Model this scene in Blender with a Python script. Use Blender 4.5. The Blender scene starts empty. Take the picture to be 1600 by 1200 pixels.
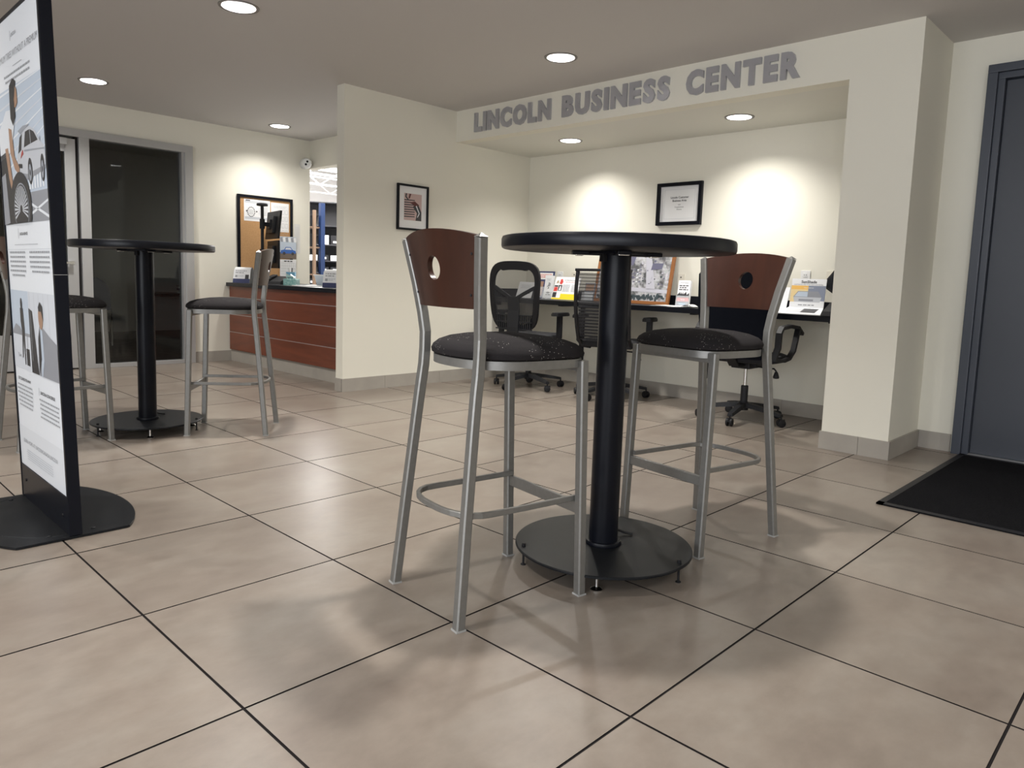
import bpy, bmesh, math, random
from mathutils import Vector, Matrix
random.seed(7)
S = bpy.context.scene
C = S.collection
PI = math.pi
R = math.radians

# ------------------------------------------------------------------ camera
cd = bpy.data.cameras.new('camera'); cam = bpy.data.objects.new('camera', cd); C.objects.link(cam)
cr = Vector((0.69488807, -0.71838134, 0.03253958)); cu = Vector((0.05580341, 0.0989808, 0.99352342)); cw = Vector((0.71694948, 0.68857175, -0.10886871))
m = Matrix(((cr.x, cu.x, -cw.x, 0), (cr.y, cu.y, -cw.y, 0), (cr.z, cu.z, -cw.z, .9664), (0, 0, 0, 1)))
cam.matrix_world = m
cd.sensor_fit = 'HORIZONTAL'; cd.sensor_width = 36; cd.lens = 36 * 1136.84 / 1600
cd.shift_x = -2.36 / 1600; cd.shift_y = -38.935 / 1600
cd.clip_start = .05; cd.clip_end = 100
S.camera = cam

# ------------------------------------------------------------------ light and exposure
S.view_settings.view_transform = 'Standard'; S.view_settings.look = 'None'
S.view_settings.exposure = 0.25; S.view_settings.gamma = 1.0; S.view_settings.use_curve_mapping = False
DOWN_W = 26.0      # each recessed ceiling downlight of the hall
ALC_W = 12.5       # each downlight of the desk alcove
WIN_W = 200.0       # dusk daylight through the shop windows in the wall left of the camera
PARTS_W = 420.0    # fluorescent light of the stock room; also scales the added ceiling fill
wd = bpy.data.worlds.new('world'); S.world = wd; wd.use_nodes = True
wd.node_tree.nodes['Background'].inputs[0].default_value = (.55, .68, .9, 1)
wd.node_tree.nodes['Background'].inputs[1].default_value = .35

def area(name, loc, rot, sx, sy, power, col, shape='RECTANGLE', spread=None, parent=None):
    l = bpy.data.lights.new(name, 'AREA'); l.shape = shape; l.size = sx; l.size_y = sy; l.energy = power; l.color = col
    if spread: l.spread = spread
    o = bpy.data.objects.new(name, l); o.location = loc; o.rotation_euler = rot; C.objects.link(o)
    if parent: o.parent = parent
    return o
area('window_daylight', (-3.32, -.6, 1.4), (0, R(-90), 0), 1.85, 7.0, WIN_W, (.94, .965, 1.0))
area('stock_ceiling_fill', (7.2, 10.8, 2.6), (R(180), 0, 0), 4.0, 5.0, PARTS_W*.55, (1, .98, .96))  # unseen upward fill, added to whiten the stock room ceiling
area('stock_room_light', (7.2, 10.6, 2.9), (0, 0, 0), 4.0, 4.5, PARTS_W, (1, .98, .96))

# ------------------------------------------------------------------ materials
def mat(name, col, rough=.5, metal=0, spec=None, emit=None, es=1, noise=None, bump=None, alpha=None, coat=0, sheen=0):
    """noise=(scale, amount, detail, other colour), bump=(scale, strength)"""
    M = bpy.data.materials.new(name); M.use_nodes = True
    nt = M.node_tree; b = nt.nodes['Principled BSDF']; L = nt.links
    b.inputs['Base Color'].default_value = (*col, 1); b.inputs['Roughness'].default_value = rough; b.inputs['Metallic'].default_value = metal
    if spec is not None: b.inputs['Specular IOR Level'].default_value = spec
    if coat: b.inputs['Coat Weight'].default_value = coat; b.inputs['Coat Roughness'].default_value = .12
    if sheen: b.inputs['Sheen Weight'].default_value = sheen
    if emit: b.inputs['Emission Color'].default_value = (*emit, 1); b.inputs['Emission Strength'].default_value = es
    if alpha is not None: b.inputs['Alpha'].default_value = alpha
    tc = nt.nodes.new('ShaderNodeTexCoord')
    if noise:
        sc, amt, det, c2 = noise
        n = nt.nodes.new('ShaderNodeTexNoise'); n.inputs['Scale'].default_value = sc; n.inputs['Detail'].default_value = det
        L.new(tc.outputs['Object'], n.inputs['Vector'])
        r = nt.nodes.new('ShaderNodeValToRGB'); r.color_ramp.elements[0].position = .5 - .5 * (1 - amt) * .6; r.color_ramp.elements[1].position = .5 + .5 * (1 - amt) * .6
        r.color_ramp.elements[0].color = (*col, 1); r.color_ramp.elements[1].color = (*c2, 1)
        L.new(n.outputs['Fac'], r.inputs['Fac']); L.new(r.outputs['Color'], b.inputs['Base Color'])
    if bump:
        n2 = nt.nodes.new('ShaderNodeTexNoise'); n2.inputs['Scale'].default_value = bump[0]; n2.inputs['Detail'].default_value = 4
        L.new(tc.outputs['Object'], n2.inputs['Vector'])
        bp = nt.nodes.new('ShaderNodeBump'); bp.inputs['Strength'].default_value = bump[1]; bp.inputs['Distance'].default_value = .01
        L.new(n2.outputs['Fac'], bp.inputs['Height']); L.new(bp.outputs['Normal'], b.inputs['Normal'])
    return M

WALL = mat('cream wall paint', (.77, .745, .65), .6, spec=.3, noise=(1.2, .2, 3, (.79, .765, .67)), bump=(160, .05))
CEIL = mat('flat ceiling paint', (.60, .58, .56), .8, spec=.2, bump=(120, .04))
SOFF = mat('alcove ceiling paint', (.74, .73, .67), .7, spec=.2)
BASE = mat('taupe baseboard tile', (.335, .31, .275), .5, noise=(5, .3, 5, (.40, .37, .325)))
GROUT = mat('dark grout', (.018, .016, .016), .95, spec=.05)
BGROUT = mat('baseboard grout', (.22, .2, .18), .8)
STEEL = mat('satin silver powder coat', (.235, .233, .222), .42, .6, noise=(60, .3, 3, (.26, .257, .246)))
CHROME = mat('chrome', (.7, .7, .7), .12, 1)
ALU = mat('brushed aluminium', (.50, .505, .51), .38, .55)
BLACKM = mat('black powder coated metal', (.005, .006, .010), .33, .0, spec=.2, bump=(400, .04))
BLACKB = mat('black base plate', (.006, .007, .009), .38, 0, spec=.22, noise=(14, .4, 6, (.010, .011, .013)), bump=(300, .06))
BLACKT = mat('black laminate', (.006, .007, .011), .34, spec=.25, bump=(500, .03))
BLACKP = mat('black plastic', (.010, .010, .012), .5, spec=.3)
GREYP = mat('charcoal plastic', (.018, .019, .022), .5, spec=.3)
BLACKF = mat('black seat fabric', (.012, .012, .015), .9, bump=(500, .3))
MESH = mat('black see-through mesh', (.03, .03, .033), .8, alpha=.64)
MESHB = mat('black dense mesh', (.004, .005, .009), .9, spec=.1, alpha=.97, bump=(700, .3))
NAVY = mat('slate blue door paint', (.043, .049, .064), .45, bump=(200, .03))
NAVYF = mat('slate blue frame paint', (.045, .053, .072), .42)
WHITE = mat('white card', (.82, .83, .85), .6)
PAPER = mat('white paper', (.80, .80, .80), .7)
WHITEP = mat('white plastic', (.78, .78, .77), .4)
IVORY = mat('ivory plastic', (.74, .70, .60), .4)
CORK = mat('cork', (.42, .235, .10), .9, noise=(90, .4, 6, (.50, .29, .13)))
DARKWOOD = mat('brown frame wood', (.28, .11, .035), .4)
GREYINK = mat('grey ink', (.33, .34, .36), .7)
INK = mat('dark ink', (.05, .05, .055), .7)
LINK = mat('light grey ink', (.55, .57, .60), .7)
YEL = mat('yellow print', (.85, .65, .02), .6)
RED = mat('red print', (.62, .06, .05), .6)
ORANGE = mat('orange print', (.85, .50, .12), .6)
BLUEP = mat('blue print', (.03, .12, .42), .5)
NAVYP = mat('navy print', (.03, .04, .12), .6)
LBLUE = mat('light blue plastic', (.20, .50, .72), .5)
TEAL = mat('teal printed card', (.16, .40, .38), .6, noise=(60, .5, 3, (.40, .62, .58)))
RACKB = mat('blue rack steel', (.010, .030, .10), .45)
RACKK = mat('black shelf steel', (.02, .02, .024), .5)
TAN = mat('tan board', (.22, .145, .095), .7)
OFFW = mat('office wall', (.50, .48, .45), .8)
CLEAR = mat('clear acrylic', (.75, .78, .8), .1, alpha=.3, spec=.6)
LENS = mat('lamp lens', (1, 1, 1), .5, emit=(1, .98, .95), es=5)
REFL = mat('lamp reflector', (.86, .87, .90), .22, .35)
RING = mat('lamp trim ring', (.22, .21, .20), .4, .3)
TUBE = mat('lit fluorescent diffuser', (1, 1, 1), .5, emit=(1, .99, .97), es=7)
TRUSS = mat('white steel truss', (.75, .74, .73), .5)
SKYLN = mat('sky toned photo paper', (.50, .57, .66), .35)
PHOTOG = mat('photo pale grey', (.62, .65, .70), .35)
PHOTOM = mat('photo mid grey', (.28, .29, .32), .35)
PHOTOD = mat('photo dark', (.035, .035, .04), .35)
SKIN = mat('photo skin tone', (.36, .22, .15), .4)
SILV = mat('photo silver', (.52, .54, .58), .35)
POSTER = mat('poster paper', (.76, .79, .83), .32, spec=.5)
POSTER2 = mat('poster grey band', (.69, .72, .76), .32, spec=.5)

def wood(name, c1, c2, scale, rough, axis='Z', coat=.3):
    M = bpy.data.materials.new(name); M.use_nodes = True; nt = M.node_tree; b = nt.nodes['Principled BSDF']; L = nt.links
    tc = nt.nodes.new('ShaderNodeTexCoord'); mp = nt.nodes.new('ShaderNodeMapping')
    mp.inputs['Scale'].default_value = {'Z': (9, 9, .9), 'Y': (9, 1.2, 9)}[axis]
    n = nt.nodes.new('ShaderNodeTexNoise'); n.inputs['Scale'].default_value = scale; n.inputs['Detail'].default_value = 8; n.inputs['Distortion'].default_value = 1.4
    r = nt.nodes.new('ShaderNodeValToRGB'); r.color_ramp.elements[0].position = .32; r.color_ramp.elements[1].position = .68
    r.color_ramp.elements[0].color = (*c1, 1); r.color_ramp.elements[1].color = (*c2, 1)
    L.new(tc.outputs['Object'], mp.inputs['Vector']); L.new(mp.outputs[0], n.inputs['Vector']); L.new(n.outputs['Fac'], r.inputs['Fac']); L.new(r.outputs['Color'], b.inputs['Base Color'])
    b.inputs['Roughness'].default_value = rough; b.inputs['Coat Weight'].default_value = coat; b.inputs['Coat Roughness'].default_value = .25
    return M
WOOD = wood('reddish brown veneer', (.030, .0085, .0045), (.044, .0130, .0068), 1.3, .36)
CHERRY = wood('cherry laminate', (.12, .027, .010), (.19, .047, .018), 1.0, .4, 'Y', .1)

def cushion_mat():
    M = mat('charcoal speckled fabric', (.021, .019, .020), .95, bump=(600, .35), spec=.15)
    nt = M.node_tree; b = nt.nodes['Principled BSDF']; L = nt.links
    tc = nt.nodes.new('ShaderNodeTexCoord'); v = nt.nodes.new('ShaderNodeTexVoronoi'); v.inputs['Scale'].default_value = 130
    L.new(tc.outputs['Object'], v.inputs['Vector'])
    lt = nt.nodes.new('ShaderNodeMath'); lt.operation = 'LESS_THAN'; lt.inputs[1].default_value = .15; L.new(v.outputs['Distance'], lt.inputs[0])
    n = nt.nodes.new('ShaderNodeTexNoise'); n.inputs['Scale'].default_value = 9; L.new(tc.outputs['Object'], n.inputs['Vector'])
    gt = nt.nodes.new('ShaderNodeMath'); gt.operation = 'GREATER_THAN'; gt.inputs[1].default_value = .54; L.new(n.outputs['Fac'], gt.inputs[0])
    mu = nt.nodes.new('ShaderNodeMath'); mu.operation = 'MULTIPLY'; L.new(lt.outputs[0], mu.inputs[0]); L.new(gt.outputs[0], mu.inputs[1])
    mx = nt.nodes.new('ShaderNodeMix'); mx.data_type = 'RGBA'; mx.inputs[6].default_value = (.021, .019, .020, 1); mx.inputs[7].default_value = (.45, .43, .40, 1)
    L.new(mu.outputs[0], mx.inputs[0]); L.new(mx.outputs[2], b.inputs['Base Color'])
    return M
CUSH = cushion_mat()

def tile_mat():
    M = bpy.data.materials.new('glazed floor tile'); M.use_nodes = True; nt = M.node_tree; b = nt.nodes['Principled BSDF']; L = nt.links
    tc = nt.nodes.new('ShaderNodeTexCoord'); oi = nt.nodes.new('ShaderNodeObjectInfo')
    mul = nt.nodes.new('ShaderNodeVectorMath'); mul.operation = 'SCALE'; mul.inputs['Scale'].default_value = 37
    cmb = nt.nodes.new('ShaderNodeCombineXYZ'); L.new(oi.outputs['Random'], cmb.inputs[0]); L.new(oi.outputs['Random'], cmb.inputs[2])
    L.new(cmb.outputs[0], mul.inputs[0])
    ad = nt.nodes.new('ShaderNodeVectorMath'); ad.operation = 'ADD'; L.new(tc.outputs['Object'], ad.inputs[0]); L.new(mul.outputs[0], ad.inputs[1])
    mp = nt.nodes.new('ShaderNodeMapping'); mp.inputs['Scale'].default_value = (1.0, 1.5, 1); L.new(ad.outputs[0], mp.inputs['Vector'])
    def noise(s, d, dist=0):
        n = nt.nodes.new('ShaderNodeTexNoise'); n.inputs['Scale'].default_value = s; n.inputs['Detail'].default_value = d; n.inputs['Distortion'].default_value = dist
        n.inputs['Roughness'].default_value = .6
        L.new(mp.outputs[0], n.inputs['Vector']); return n
    n1 = noise(2.2, 10, .2); n2 = noise(10, 10, .15); n3 = noise(70, 3)
    r = nt.nodes.new('ShaderNodeValToRGB'); e = r.color_ramp.elements
    e[0].position = .30; e[0].color = (.175, .143, .120, 1); e[1].position = .70; e[1].color = (.232, .204, .176, 1)
    e3 = e.new(.5); e3.color = (.205, .173, .146, 1)
    L.new(n1.outputs['Fac'], r.inputs['Fac'])
    r2 = nt.nodes.new('ShaderNodeValToRGB'); r2.color_ramp.elements[0].position = .18; r2.color_ramp.elements[0].color = (.78, .76, .74, 1); r2.color_ramp.elements[1].position = .82; r2.color_ramp.elements[1].color = (1.20, 1.20, 1.18, 1)
    L.new(n2.outputs['Fac'], r2.inputs['Fac'])
    mx = nt.nodes.new('ShaderNodeMix'); mx.data_type = 'RGBA'; mx.blend_type = 'MULTIPLY'; mx.inputs[0].default_value = .75
    L.new(r.outputs['Color'], mx.inputs[6]); L.new(r2.outputs['Color'], mx.inputs[7])
    hs = nt.nodes.new('ShaderNodeHueSaturation'); mr = nt.nodes.new('ShaderNodeMapRange'); mr.inputs['To Min'].default_value = .95; mr.inputs['To Max'].default_value = 1.06
    L.new(oi.outputs['Random'], mr.inputs['Value']); L.new(mr.outputs[0], hs.inputs['Value']); L.new(mx.outputs[2], hs.inputs['Color'])
    L.new(hs.outputs[0], b.inputs['Base Color'])
    rr = nt.nodes.new('ShaderNodeMapRange'); rr.inputs['To Min'].default_value = .27; rr.inputs['To Max'].default_value = .38
    L.new(n2.outputs['Fac'], rr.inputs['Value']); L.new(rr.outputs[0], b.inputs['Roughness'])
    bp = nt.nodes.new('ShaderNodeBump'); bp.inputs['Strength'].default_value = .03; bp.inputs['Distance'].default_value = .002
    L.new(n3.outputs['Fac'], bp.inputs['Height']); L.new(bp.outputs['Normal'], b.inputs['Normal'])
    return M
TILE = tile_mat()

def glass(name, tint, mixf):
    M = bpy.data.materials.new(name); M.use_nodes = True; nt = M.node_tree; nt.nodes.remove(nt.nodes['Principled BSDF'])
    out = nt.nodes['Material Output']; t = nt.nodes.new('ShaderNodeBsdfTransparent'); t.inputs[0].default_value = (*tint, 1)
    g = nt.nodes.new('ShaderNodeBsdfGlossy'); g.inputs['Roughness'].default_value = .02
    fr = nt.nodes.new('ShaderNodeFresnel'); fr.inputs[0].default_value = 1.45
    mx = nt.nodes.new('ShaderNodeMixShader'); nt.links.new(fr.outputs[0], mx.inputs[0]); nt.links.new(t.outputs[0], mx.inputs[1]); nt.links.new(g.outputs[0], mx.inputs[2]); nt.links.new(mx.outputs[0], out.inputs[0])
    return M
GLASS = glass('tinted glass', (.80, .81, .80), .05)

def aerial_mat():
    M = bpy.data.materials.new('aerial photograph print'); M.use_nodes = True; nt = M.node_tree; b = nt.nodes['Principled BSDF']; L = nt.links
    tc = nt.nodes.new('ShaderNodeTexCoord'); v = nt.nodes.new('ShaderNodeTexVoronoi'); v.inputs['Scale'].default_value = 55; v.distance = 'MANHATTAN'
    n = nt.nodes.new('ShaderNodeTexNoise'); n.inputs['Scale'].default_value = 14; n.inputs['Detail'].default_value = 9
    L.new(tc.outputs['Object'], v.inputs['Vector']); L.new(tc.outputs['Object'], n.inputs['Vector'])
    r = nt.nodes.new('ShaderNodeValToRGB'); e = r.color_ramp.elements; e[0].position = .38; e[0].color = (.05, .06, .09, 1); e[1].position = .58; e[1].color = (.36, .37, .50, 1)
    L.new(n.outputs['Fac'], r.inputs['Fac'])
    mx = nt.nodes.new('ShaderNodeMix'); mx.data_type = 'RGBA'; mx.blend_type = 'OVERLAY'; mx.inputs[0].default_value = .25
    L.new(r.outputs['Color'], mx.inputs[6]); L.new(v.outputs['Color'], mx.inputs[7])
    bw = nt.nodes.new('ShaderNodeHueSaturation'); bw.inputs['Saturation'].default_value = .15; L.new(mx.outputs[2], bw.inputs['Color'])
    L.new(bw.outputs[0], b.inputs['Base Color']); b.inputs['Roughness'].default_value = .4
    return M
AERIAL = aerial_mat()
MAT = mat('black ribbed mat carpet', (.005, .005, .006), 1.0, spec=.05, noise=(220, .5, 2, (.013, .013, .015)), bump=(260, .8))
CARPET = mat('dark patterned carpet', (.018, .016, .018), .95, noise=(9, .5, 4, (.05, .042, .045)))
LETTER = mat('brushed metal letter', (.46, .46, .49), .34, .5)

# ------------------------------------------------------------------ mesh builder
class MB:
    def __init__(s): s.v = []; s.f = []; s.m = []; s.mats = []; s.sm = []
    def mi(s, mt):
        if mt not in s.mats: s.mats.append(mt)
        return s.mats.index(mt)
    def add(s, vs, fs, mt, smooth=False, mx=None):
        o = len(s.v); k = s.mi(mt)
        s.v += [tuple(mx @ Vector(v)) if mx else tuple(v) for v in vs]
        for f in fs: s.f.append(tuple(o + i for i in f)); s.m.append(k); s.sm.append(smooth)
        return s
    def box(s, x0, x1, y0, y1, z0, z1, mt, mx=None, bev=0):
        if bev:
            b = min(bev, (x1-x0)*.45, (y1-y0)*.45, (z1-z0)*.45)
            bm = bmesh.new(); bmesh.ops.create_cube(bm, size=1)
            for v in bm.verts: v.co = Vector((x0 + (v.co.x+.5)*(x1-x0), y0 + (v.co.y+.5)*(y1-y0), z0 + (v.co.z+.5)*(z1-z0)))
            bmesh.ops.bevel(bm, geom=bm.edges[:], offset=b, segments=2, affect='EDGES', profile=.7)
            bm.verts.index_update(); vs = [v.co.copy() for v in bm.verts]; fs = [[v.index for v in f.verts] for f in bm.faces]; bm.free()
            return s.add(vs, fs, mt, False, mx)
        vs = [(x, y, z) for z in (z0, z1) for y in (y0, y1) for x in (x0, x1)]
        return s.add(vs, [(0,2,3,1), (4,5,7,6), (0,1,5,4), (2,6,7,3), (0,4,6,2), (1,3,7,5)], mt, False, mx)
    def sweep(s, pts, prof, side, mt, smooth=False, closed=False, mx=None, caps=True):
        """prof: list of (a,b): a along side, b along side x tangent"""
        pts = [Vector(p) for p in pts]; n = len(pts); k = len(prof); vs = []
        for i, p in enumerate(pts):
            if closed: t = (pts[(i+1) % n] - pts[i-1])
            else: t = (pts[min(i+1, n-1)] - pts[max(i-1, 0)])
            t.normalize()
            sd = Vector(side) if not callable(side) else side(p, t)
            b = sd.cross(t).normalized(); a = t.cross(b).normalized()
            vs += [p + a*q[0] + b*q[1] for q in prof]
        fs = []
        for i in range(n if closed else n-1):
            j = (i+1) % n
            for q in range(k): fs.append((i*k+q, i*k+(q+1) % k, j*k+(q+1) % k, j*k+q))
        if caps and not closed: fs += [tuple(range(k))[::-1], tuple((n-1)*k+q for q in range(k))]
        return s.add(vs, fs, mt, smooth, mx)
    def bar(s, pts, w, h, mt, side=(0, 1, 0), closed=False, mx=None):
        c = min(w, h)*.14; a, b = w/2, h/2
        pr = [(a-c, -b), (a, -b+c), (a, b-c), (a-c, b), (-a+c, b), (-a, b-c), (-a, -b+c), (-a+c, -b)]
        return s.sweep(pts, pr, side, mt, False, closed, mx)
    def tube(s, pts, r, mt, n=12, closed=False, mx=None):
        d = (Vector(pts[1]) - Vector(pts[0])).normalized()
        side = (0, 0, 1) if abs(d.z) < .8 else (0, 1, 0)
        pr = [(r*math.cos(2*PI*i/n), r*math.sin(2*PI*i/n)) for i in range(n)]
        return s.sweep(pts, pr, side, mt, True, closed, mx)
    def lathe(s, prof, mt, n=32, c=(0, 0), mx=None, smooth=True, cap=True):
        vs = [(c[0]+r*math.cos(2*PI*i/n), c[1]+r*math.sin(2*PI*i/n), z) for r, z in prof for i in range(n)]
        fs = [(j*n+i, j*n+(i+1) % n, (j+1)*n+(i+1) % n, (j+1)*n+i) for j in range(len(prof)-1) for i in range(n)]
        if cap: fs += [tuple(range(n))[::-1], tuple((len(prof)-1)*n+i for i in range(n))]
        return s.add(vs, fs, mt, smooth, mx)
    def prism(s, poly, z0, z1, mt, mx=None, smooth=False):
        n = len(poly); vs = [(x, y, z0) for x, y in poly] + [(x, y, z1) for x, y in poly]
        return s.add(vs, [tuple(range(n))[::-1], tuple(range(n, 2*n))] + [(i, (i+1) % n, n+(i+1) % n, n+i) for i in range(n)], mt, smooth, mx)
    def build(s, name, parent=None, autosmooth=True, kind=None, label=None):
        me = bpy.data.meshes.new(name); me.from_pydata([Vector(v) for v in s.v], [], s.f)
        for mt in s.mats: me.materials.append(mt)
        me.polygons.foreach_set('material_index', s.m); me.polygons.foreach_set('use_smooth', s.sm); me.update()
        bm = bmesh.new(); bm.from_mesh(me); bmesh.ops.recalc_face_normals(bm, faces=bm.faces)
        for e in bm.edges:
            if len(e.link_faces) == 2 and e.calc_face_angle(0) > R(38): e.smooth = False
        bm.to_mesh(me); bm.free()
        o = bpy.data.objects.new(name, me); C.objects.link(o)
        if parent: o.parent = parent
        if kind: o['kind'] = kind
        if label: o['label'] = label
        return o

def tag(o, label, cat, group=None, kind=None):
    o['label'] = label; o['category'] = cat
    if group: o['group'] = group
    if kind: o['kind'] = kind
    return o
def thing(name, loc, rz, label, cat, group=None):
    o = bpy.data.objects.new(name, None); o.location = loc; o.rotation_euler = (0, 0, rz); o.empty_display_size = .1; C.objects.link(o)
    return tag(o, label, cat, group)
def struct(mb, name, parent=None):
    return mb.build(name, parent, kind='structure')
def sempty(name):
    o = bpy.data.objects.new(name, None); C.objects.link(o); o['kind'] = 'structure'; return o
def dup(root, name, loc, rz, label, group=None):
    r = root.copy(); r.name = name; C.objects.link(r); r.location = loc; r.rotation_euler = (0, 0, rz); r['label'] = label
    if group: r['group'] = group
    for ch in list(root.children):
        c = ch.copy(); C.objects.link(c); c.parent = r
        for g in list(ch.children):
            d = g.copy(); C.objects.link(d); d.parent = c
    return r

def text_geo(t, size, align='LEFT', bold=0, extrude=0, bevel=0):
    cu_ = bpy.data.curves.new('t', 'FONT'); cu_.body = t; cu_.size = size; cu_.align_x = align; cu_.offset = bold; cu_.extrude = extrude; cu_.bevel_depth = bevel
    cu_.resolution_u = 3
    ob = bpy.data.objects.new('t', cu_); C.objects.link(ob)
    me = bpy.data.meshes.new_from_object(ob)
    vs = [v.co.copy() for v in me.vertices]; fs = [tuple(p.vertices) for p in me.polygons]
    bpy.data.objects.remove(ob); bpy.data.meshes.remove(me); bpy.data.curves.remove(cu_)
    return vs, fs

class Print:
    """flat print on a plane: origin O (lower left), U right, V up, lifted a hair along the normal"""
    def __init__(s, O, U, V):
        s.mb = MB(); s.O = Vector(O); s.U = Vector(U).normalized(); s.V = Vector(V).normalized(); s.W = s.U.cross(s.V); s.k = 1
    def P(s, u, v, k): return s.O + s.U*u + s.V*v + s.W*(.0004*k)
    def poly(s, pts, mt, k=None):
        s.k += 0; k = k or 1
        s.mb.add([s.P(u, v, k) for u, v in pts], [tuple(range(len(pts)))], mt); return s
    def rect(s, u0, v0, u1, v1, mt, k=1): return s.poly([(u0, v0), (u1, v0), (u1, v1), (u0, v1)], mt, k)
    def ell(s, u, v, a, b, mt, k=2, n=20, rot=0):
        return s.poly([(u + a*math.cos(t)*math.cos(rot) - b*math.sin(t)*math.sin(rot), v + a*math.cos(t)*math.sin(rot) + b*math.sin(t)*math.cos(rot)) for t in [2*PI*i/n for i in range(n)]], mt, k)
    def text(s, t, u, v, size, mt, align='LEFT', bold=0, k=3, width=None):
        vs, fs = text_geo(t, size, align, bold)
        if not vs: return s
        sx = 1
        if width:
            xs = [q.x for q in vs]; sx = width / (max(xs)-min(xs))
        s.mb.add([s.P(u + q.x*sx, v + q.y, k) for q in vs], fs, mt); return s
    def lines(s, u0, u1, v, n, gap, h, mt, k=3, center=True, ragged=.25):
        """body copy too small to read: word-length dashes"""
        for i in range(n):
            w = (u1-u0)*(1 - ragged*random.random()*(1.6 if i == n-1 else .6)); a = (u0+u1)/2 - w/2 if center else u0; e = a + w; x = a
            while x < e - h:
                l = min(h*random.uniform(1.2, 4), e-x); s.rect(x, v-i*gap, x+l, v-i*gap+h, mt, k); x += l + h*.7
        return s
    def build(s, parent=None, name='print', label=None): return s.mb.build(name, parent, label=label)

# ================================================================== SETTING
CZ = 2.455; AZ = 2.185; YW = 7.62; XR = 5.05
T = .6096; GX = .6985; GY = 1.4654
# ---- floor
floor = sempty('floor')
MB().box(-3.2, 5.06, -5.5, 5.21, -.06, -.0025, GROUT).box(-3.2, 4.6, 5.21, 7.72, -.06, -.0025, GROUT).box(5.06, 5.6, 1.3, 5.21, -.06, -.0025, GROUT).build('grout_bed', floor)
def tilebox(mb, x0, x1, y0, y1):
    vs = [(x, y, z) for z in (-.0044, 0) for y in (y0, y1) for x in (x0, x1)]
    mb.add(vs, [(4, 5, 7, 6)], TILE); mb.add(vs, [(0, 1, 5, 4), (2, 6, 7, 3), (0, 4, 6, 2), (1, 3, 7, 5)], GROUT); return mb
g = .0032; cache = {}; ntile = 0; rest = MB()
for i in range(-7, 9):
    for j in range(-12, 12):
        x0 = GX + T*i + g; x1 = x0 + T - 2*g; y0 = GY + T*j + g; y1 = y0 + T - 2*g
        xm = 5.05 if y0 < 1.3 else 5.46
        if y0 > 5.11: xm = 3.55
        x0 = max(x0, -3.2); x1 = min(x1, xm); y0 = max(y0, -5.4); y1 = min(y1, 7.62)
        if x1 - x0 < .02 or y1 - y0 < .02: continue
        inview = (x0 + T > 0 or y0 > 2.2) and x1 + y1 > .6 and y1 > -.3 and x1 > -1.3
        if not inview:
            tilebox(rest, x0, x1, y0, y1); continue
        w = round(x1-x0, 3); d = round(y1-y0, 3)
        if (w, d) not in cache:
            o = tilebox(MB(), 0, x1-x0, 0, y1-y0).build('floor_tile', floor); cache[(w, d)] = o.data
        else:
            o = bpy.data.objects.new('floor_tile', cache[(w, d)]); C.objects.link(o); o.parent = floor
        o.location = (x0, y0, random.uniform(-.0002, .0002)); ntile += 1
rest.build('floor_tile', floor, kind='stuff')

# ---- ceiling with round openings for the downlights
HX = [-1.7, .15, 1.99, 3.83]
LIGHTS = [(1.99, 4.165), (1.99, 6.74), (3.83, 3.33), (3.83, 7.12), (1.99, 1.6), (.15, 1.9), (.15, 4.165), (.15, -.9), (-1.7, 4.165), (-1.7, .9), (3.83, -.9), (1.99, -1.6), (3.83, -3.6), (.15, -3.4)]
def holed(x0, x1, y0, y1, z, lights, mt, hw=.14, r=.094):
    mb = MB(); xs = sorted({x0, x1} | {round(l[0]+s_*hw, 4) for l in lights for s_ in (-1, 1)}); 
    for a, b in zip(xs[:-1], xs[1:]):
        col = [l for l in lights if abs((a+b)/2 - l[0]) < .01]
        ys = [y0]
        for l in sorted(col, key=lambda q: q[1]): ys += [l[1]-hw, l[1]+hw]
        ys.append(y1)
        for k in range(0, len(ys)-1):
            c, d = ys[k], ys[k+1]
            if k % 2 == 0: mb.add([(a, c, z), (b, c, z), (b, d, z), (a, d, z)], [(0, 3, 2, 1)], mt)
            else:
                cx, cy = (a+b)/2, (c+d)/2; n = 32; vs = []
                for q in range(n):
                    t = 2*PI*q/n; ct, st = math.cos(t), math.sin(t); s_ = hw/max(abs(ct), abs(st))
                    vs += [(cx+r*ct, cy+r*st, z), (cx+s_*ct, cy+s_*st, z)]
                mb.add(vs, [(2*q, 2*q+1, 2*((q+1) % n)+1, 2*((q+1) % n)) for q in range(n)], mt)
    return mb
cb = holed(-3.2, 4.48, -5.5, 5.11, CZ, [l for l in LIGHTS if l[1] < 5], CEIL)
c2 = holed(-3.2, 4.47, 5.11, YW, CZ, [l for l in LIGHTS if l[1] > 5], CEIL)
cb.add(c2.v, c2.f, CEIL); cb.add([(4.48, -5.5, CZ), (XR, -5.5, CZ), (XR, 1.29, CZ), (4.48, 1.29, CZ)], [(0, 1, 2, 3)], CEIL)
cb.box(-3.3, 5.3, -5.6, 7.7, CZ+.16, CZ+.2, CEIL)
struct(cb, 'ceiling')
ALC = [(5.0, 4.20), (5.0, 2.62)]
ab = holed(4.60, 5.47, 1.67, 5.11, AZ, ALC, SOFF); ab.box(4.6, 5.6, 1.5, 5.2, AZ+.12, AZ+.15, SOFF)
struct(ab, 'ceiling_alcove')

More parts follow.
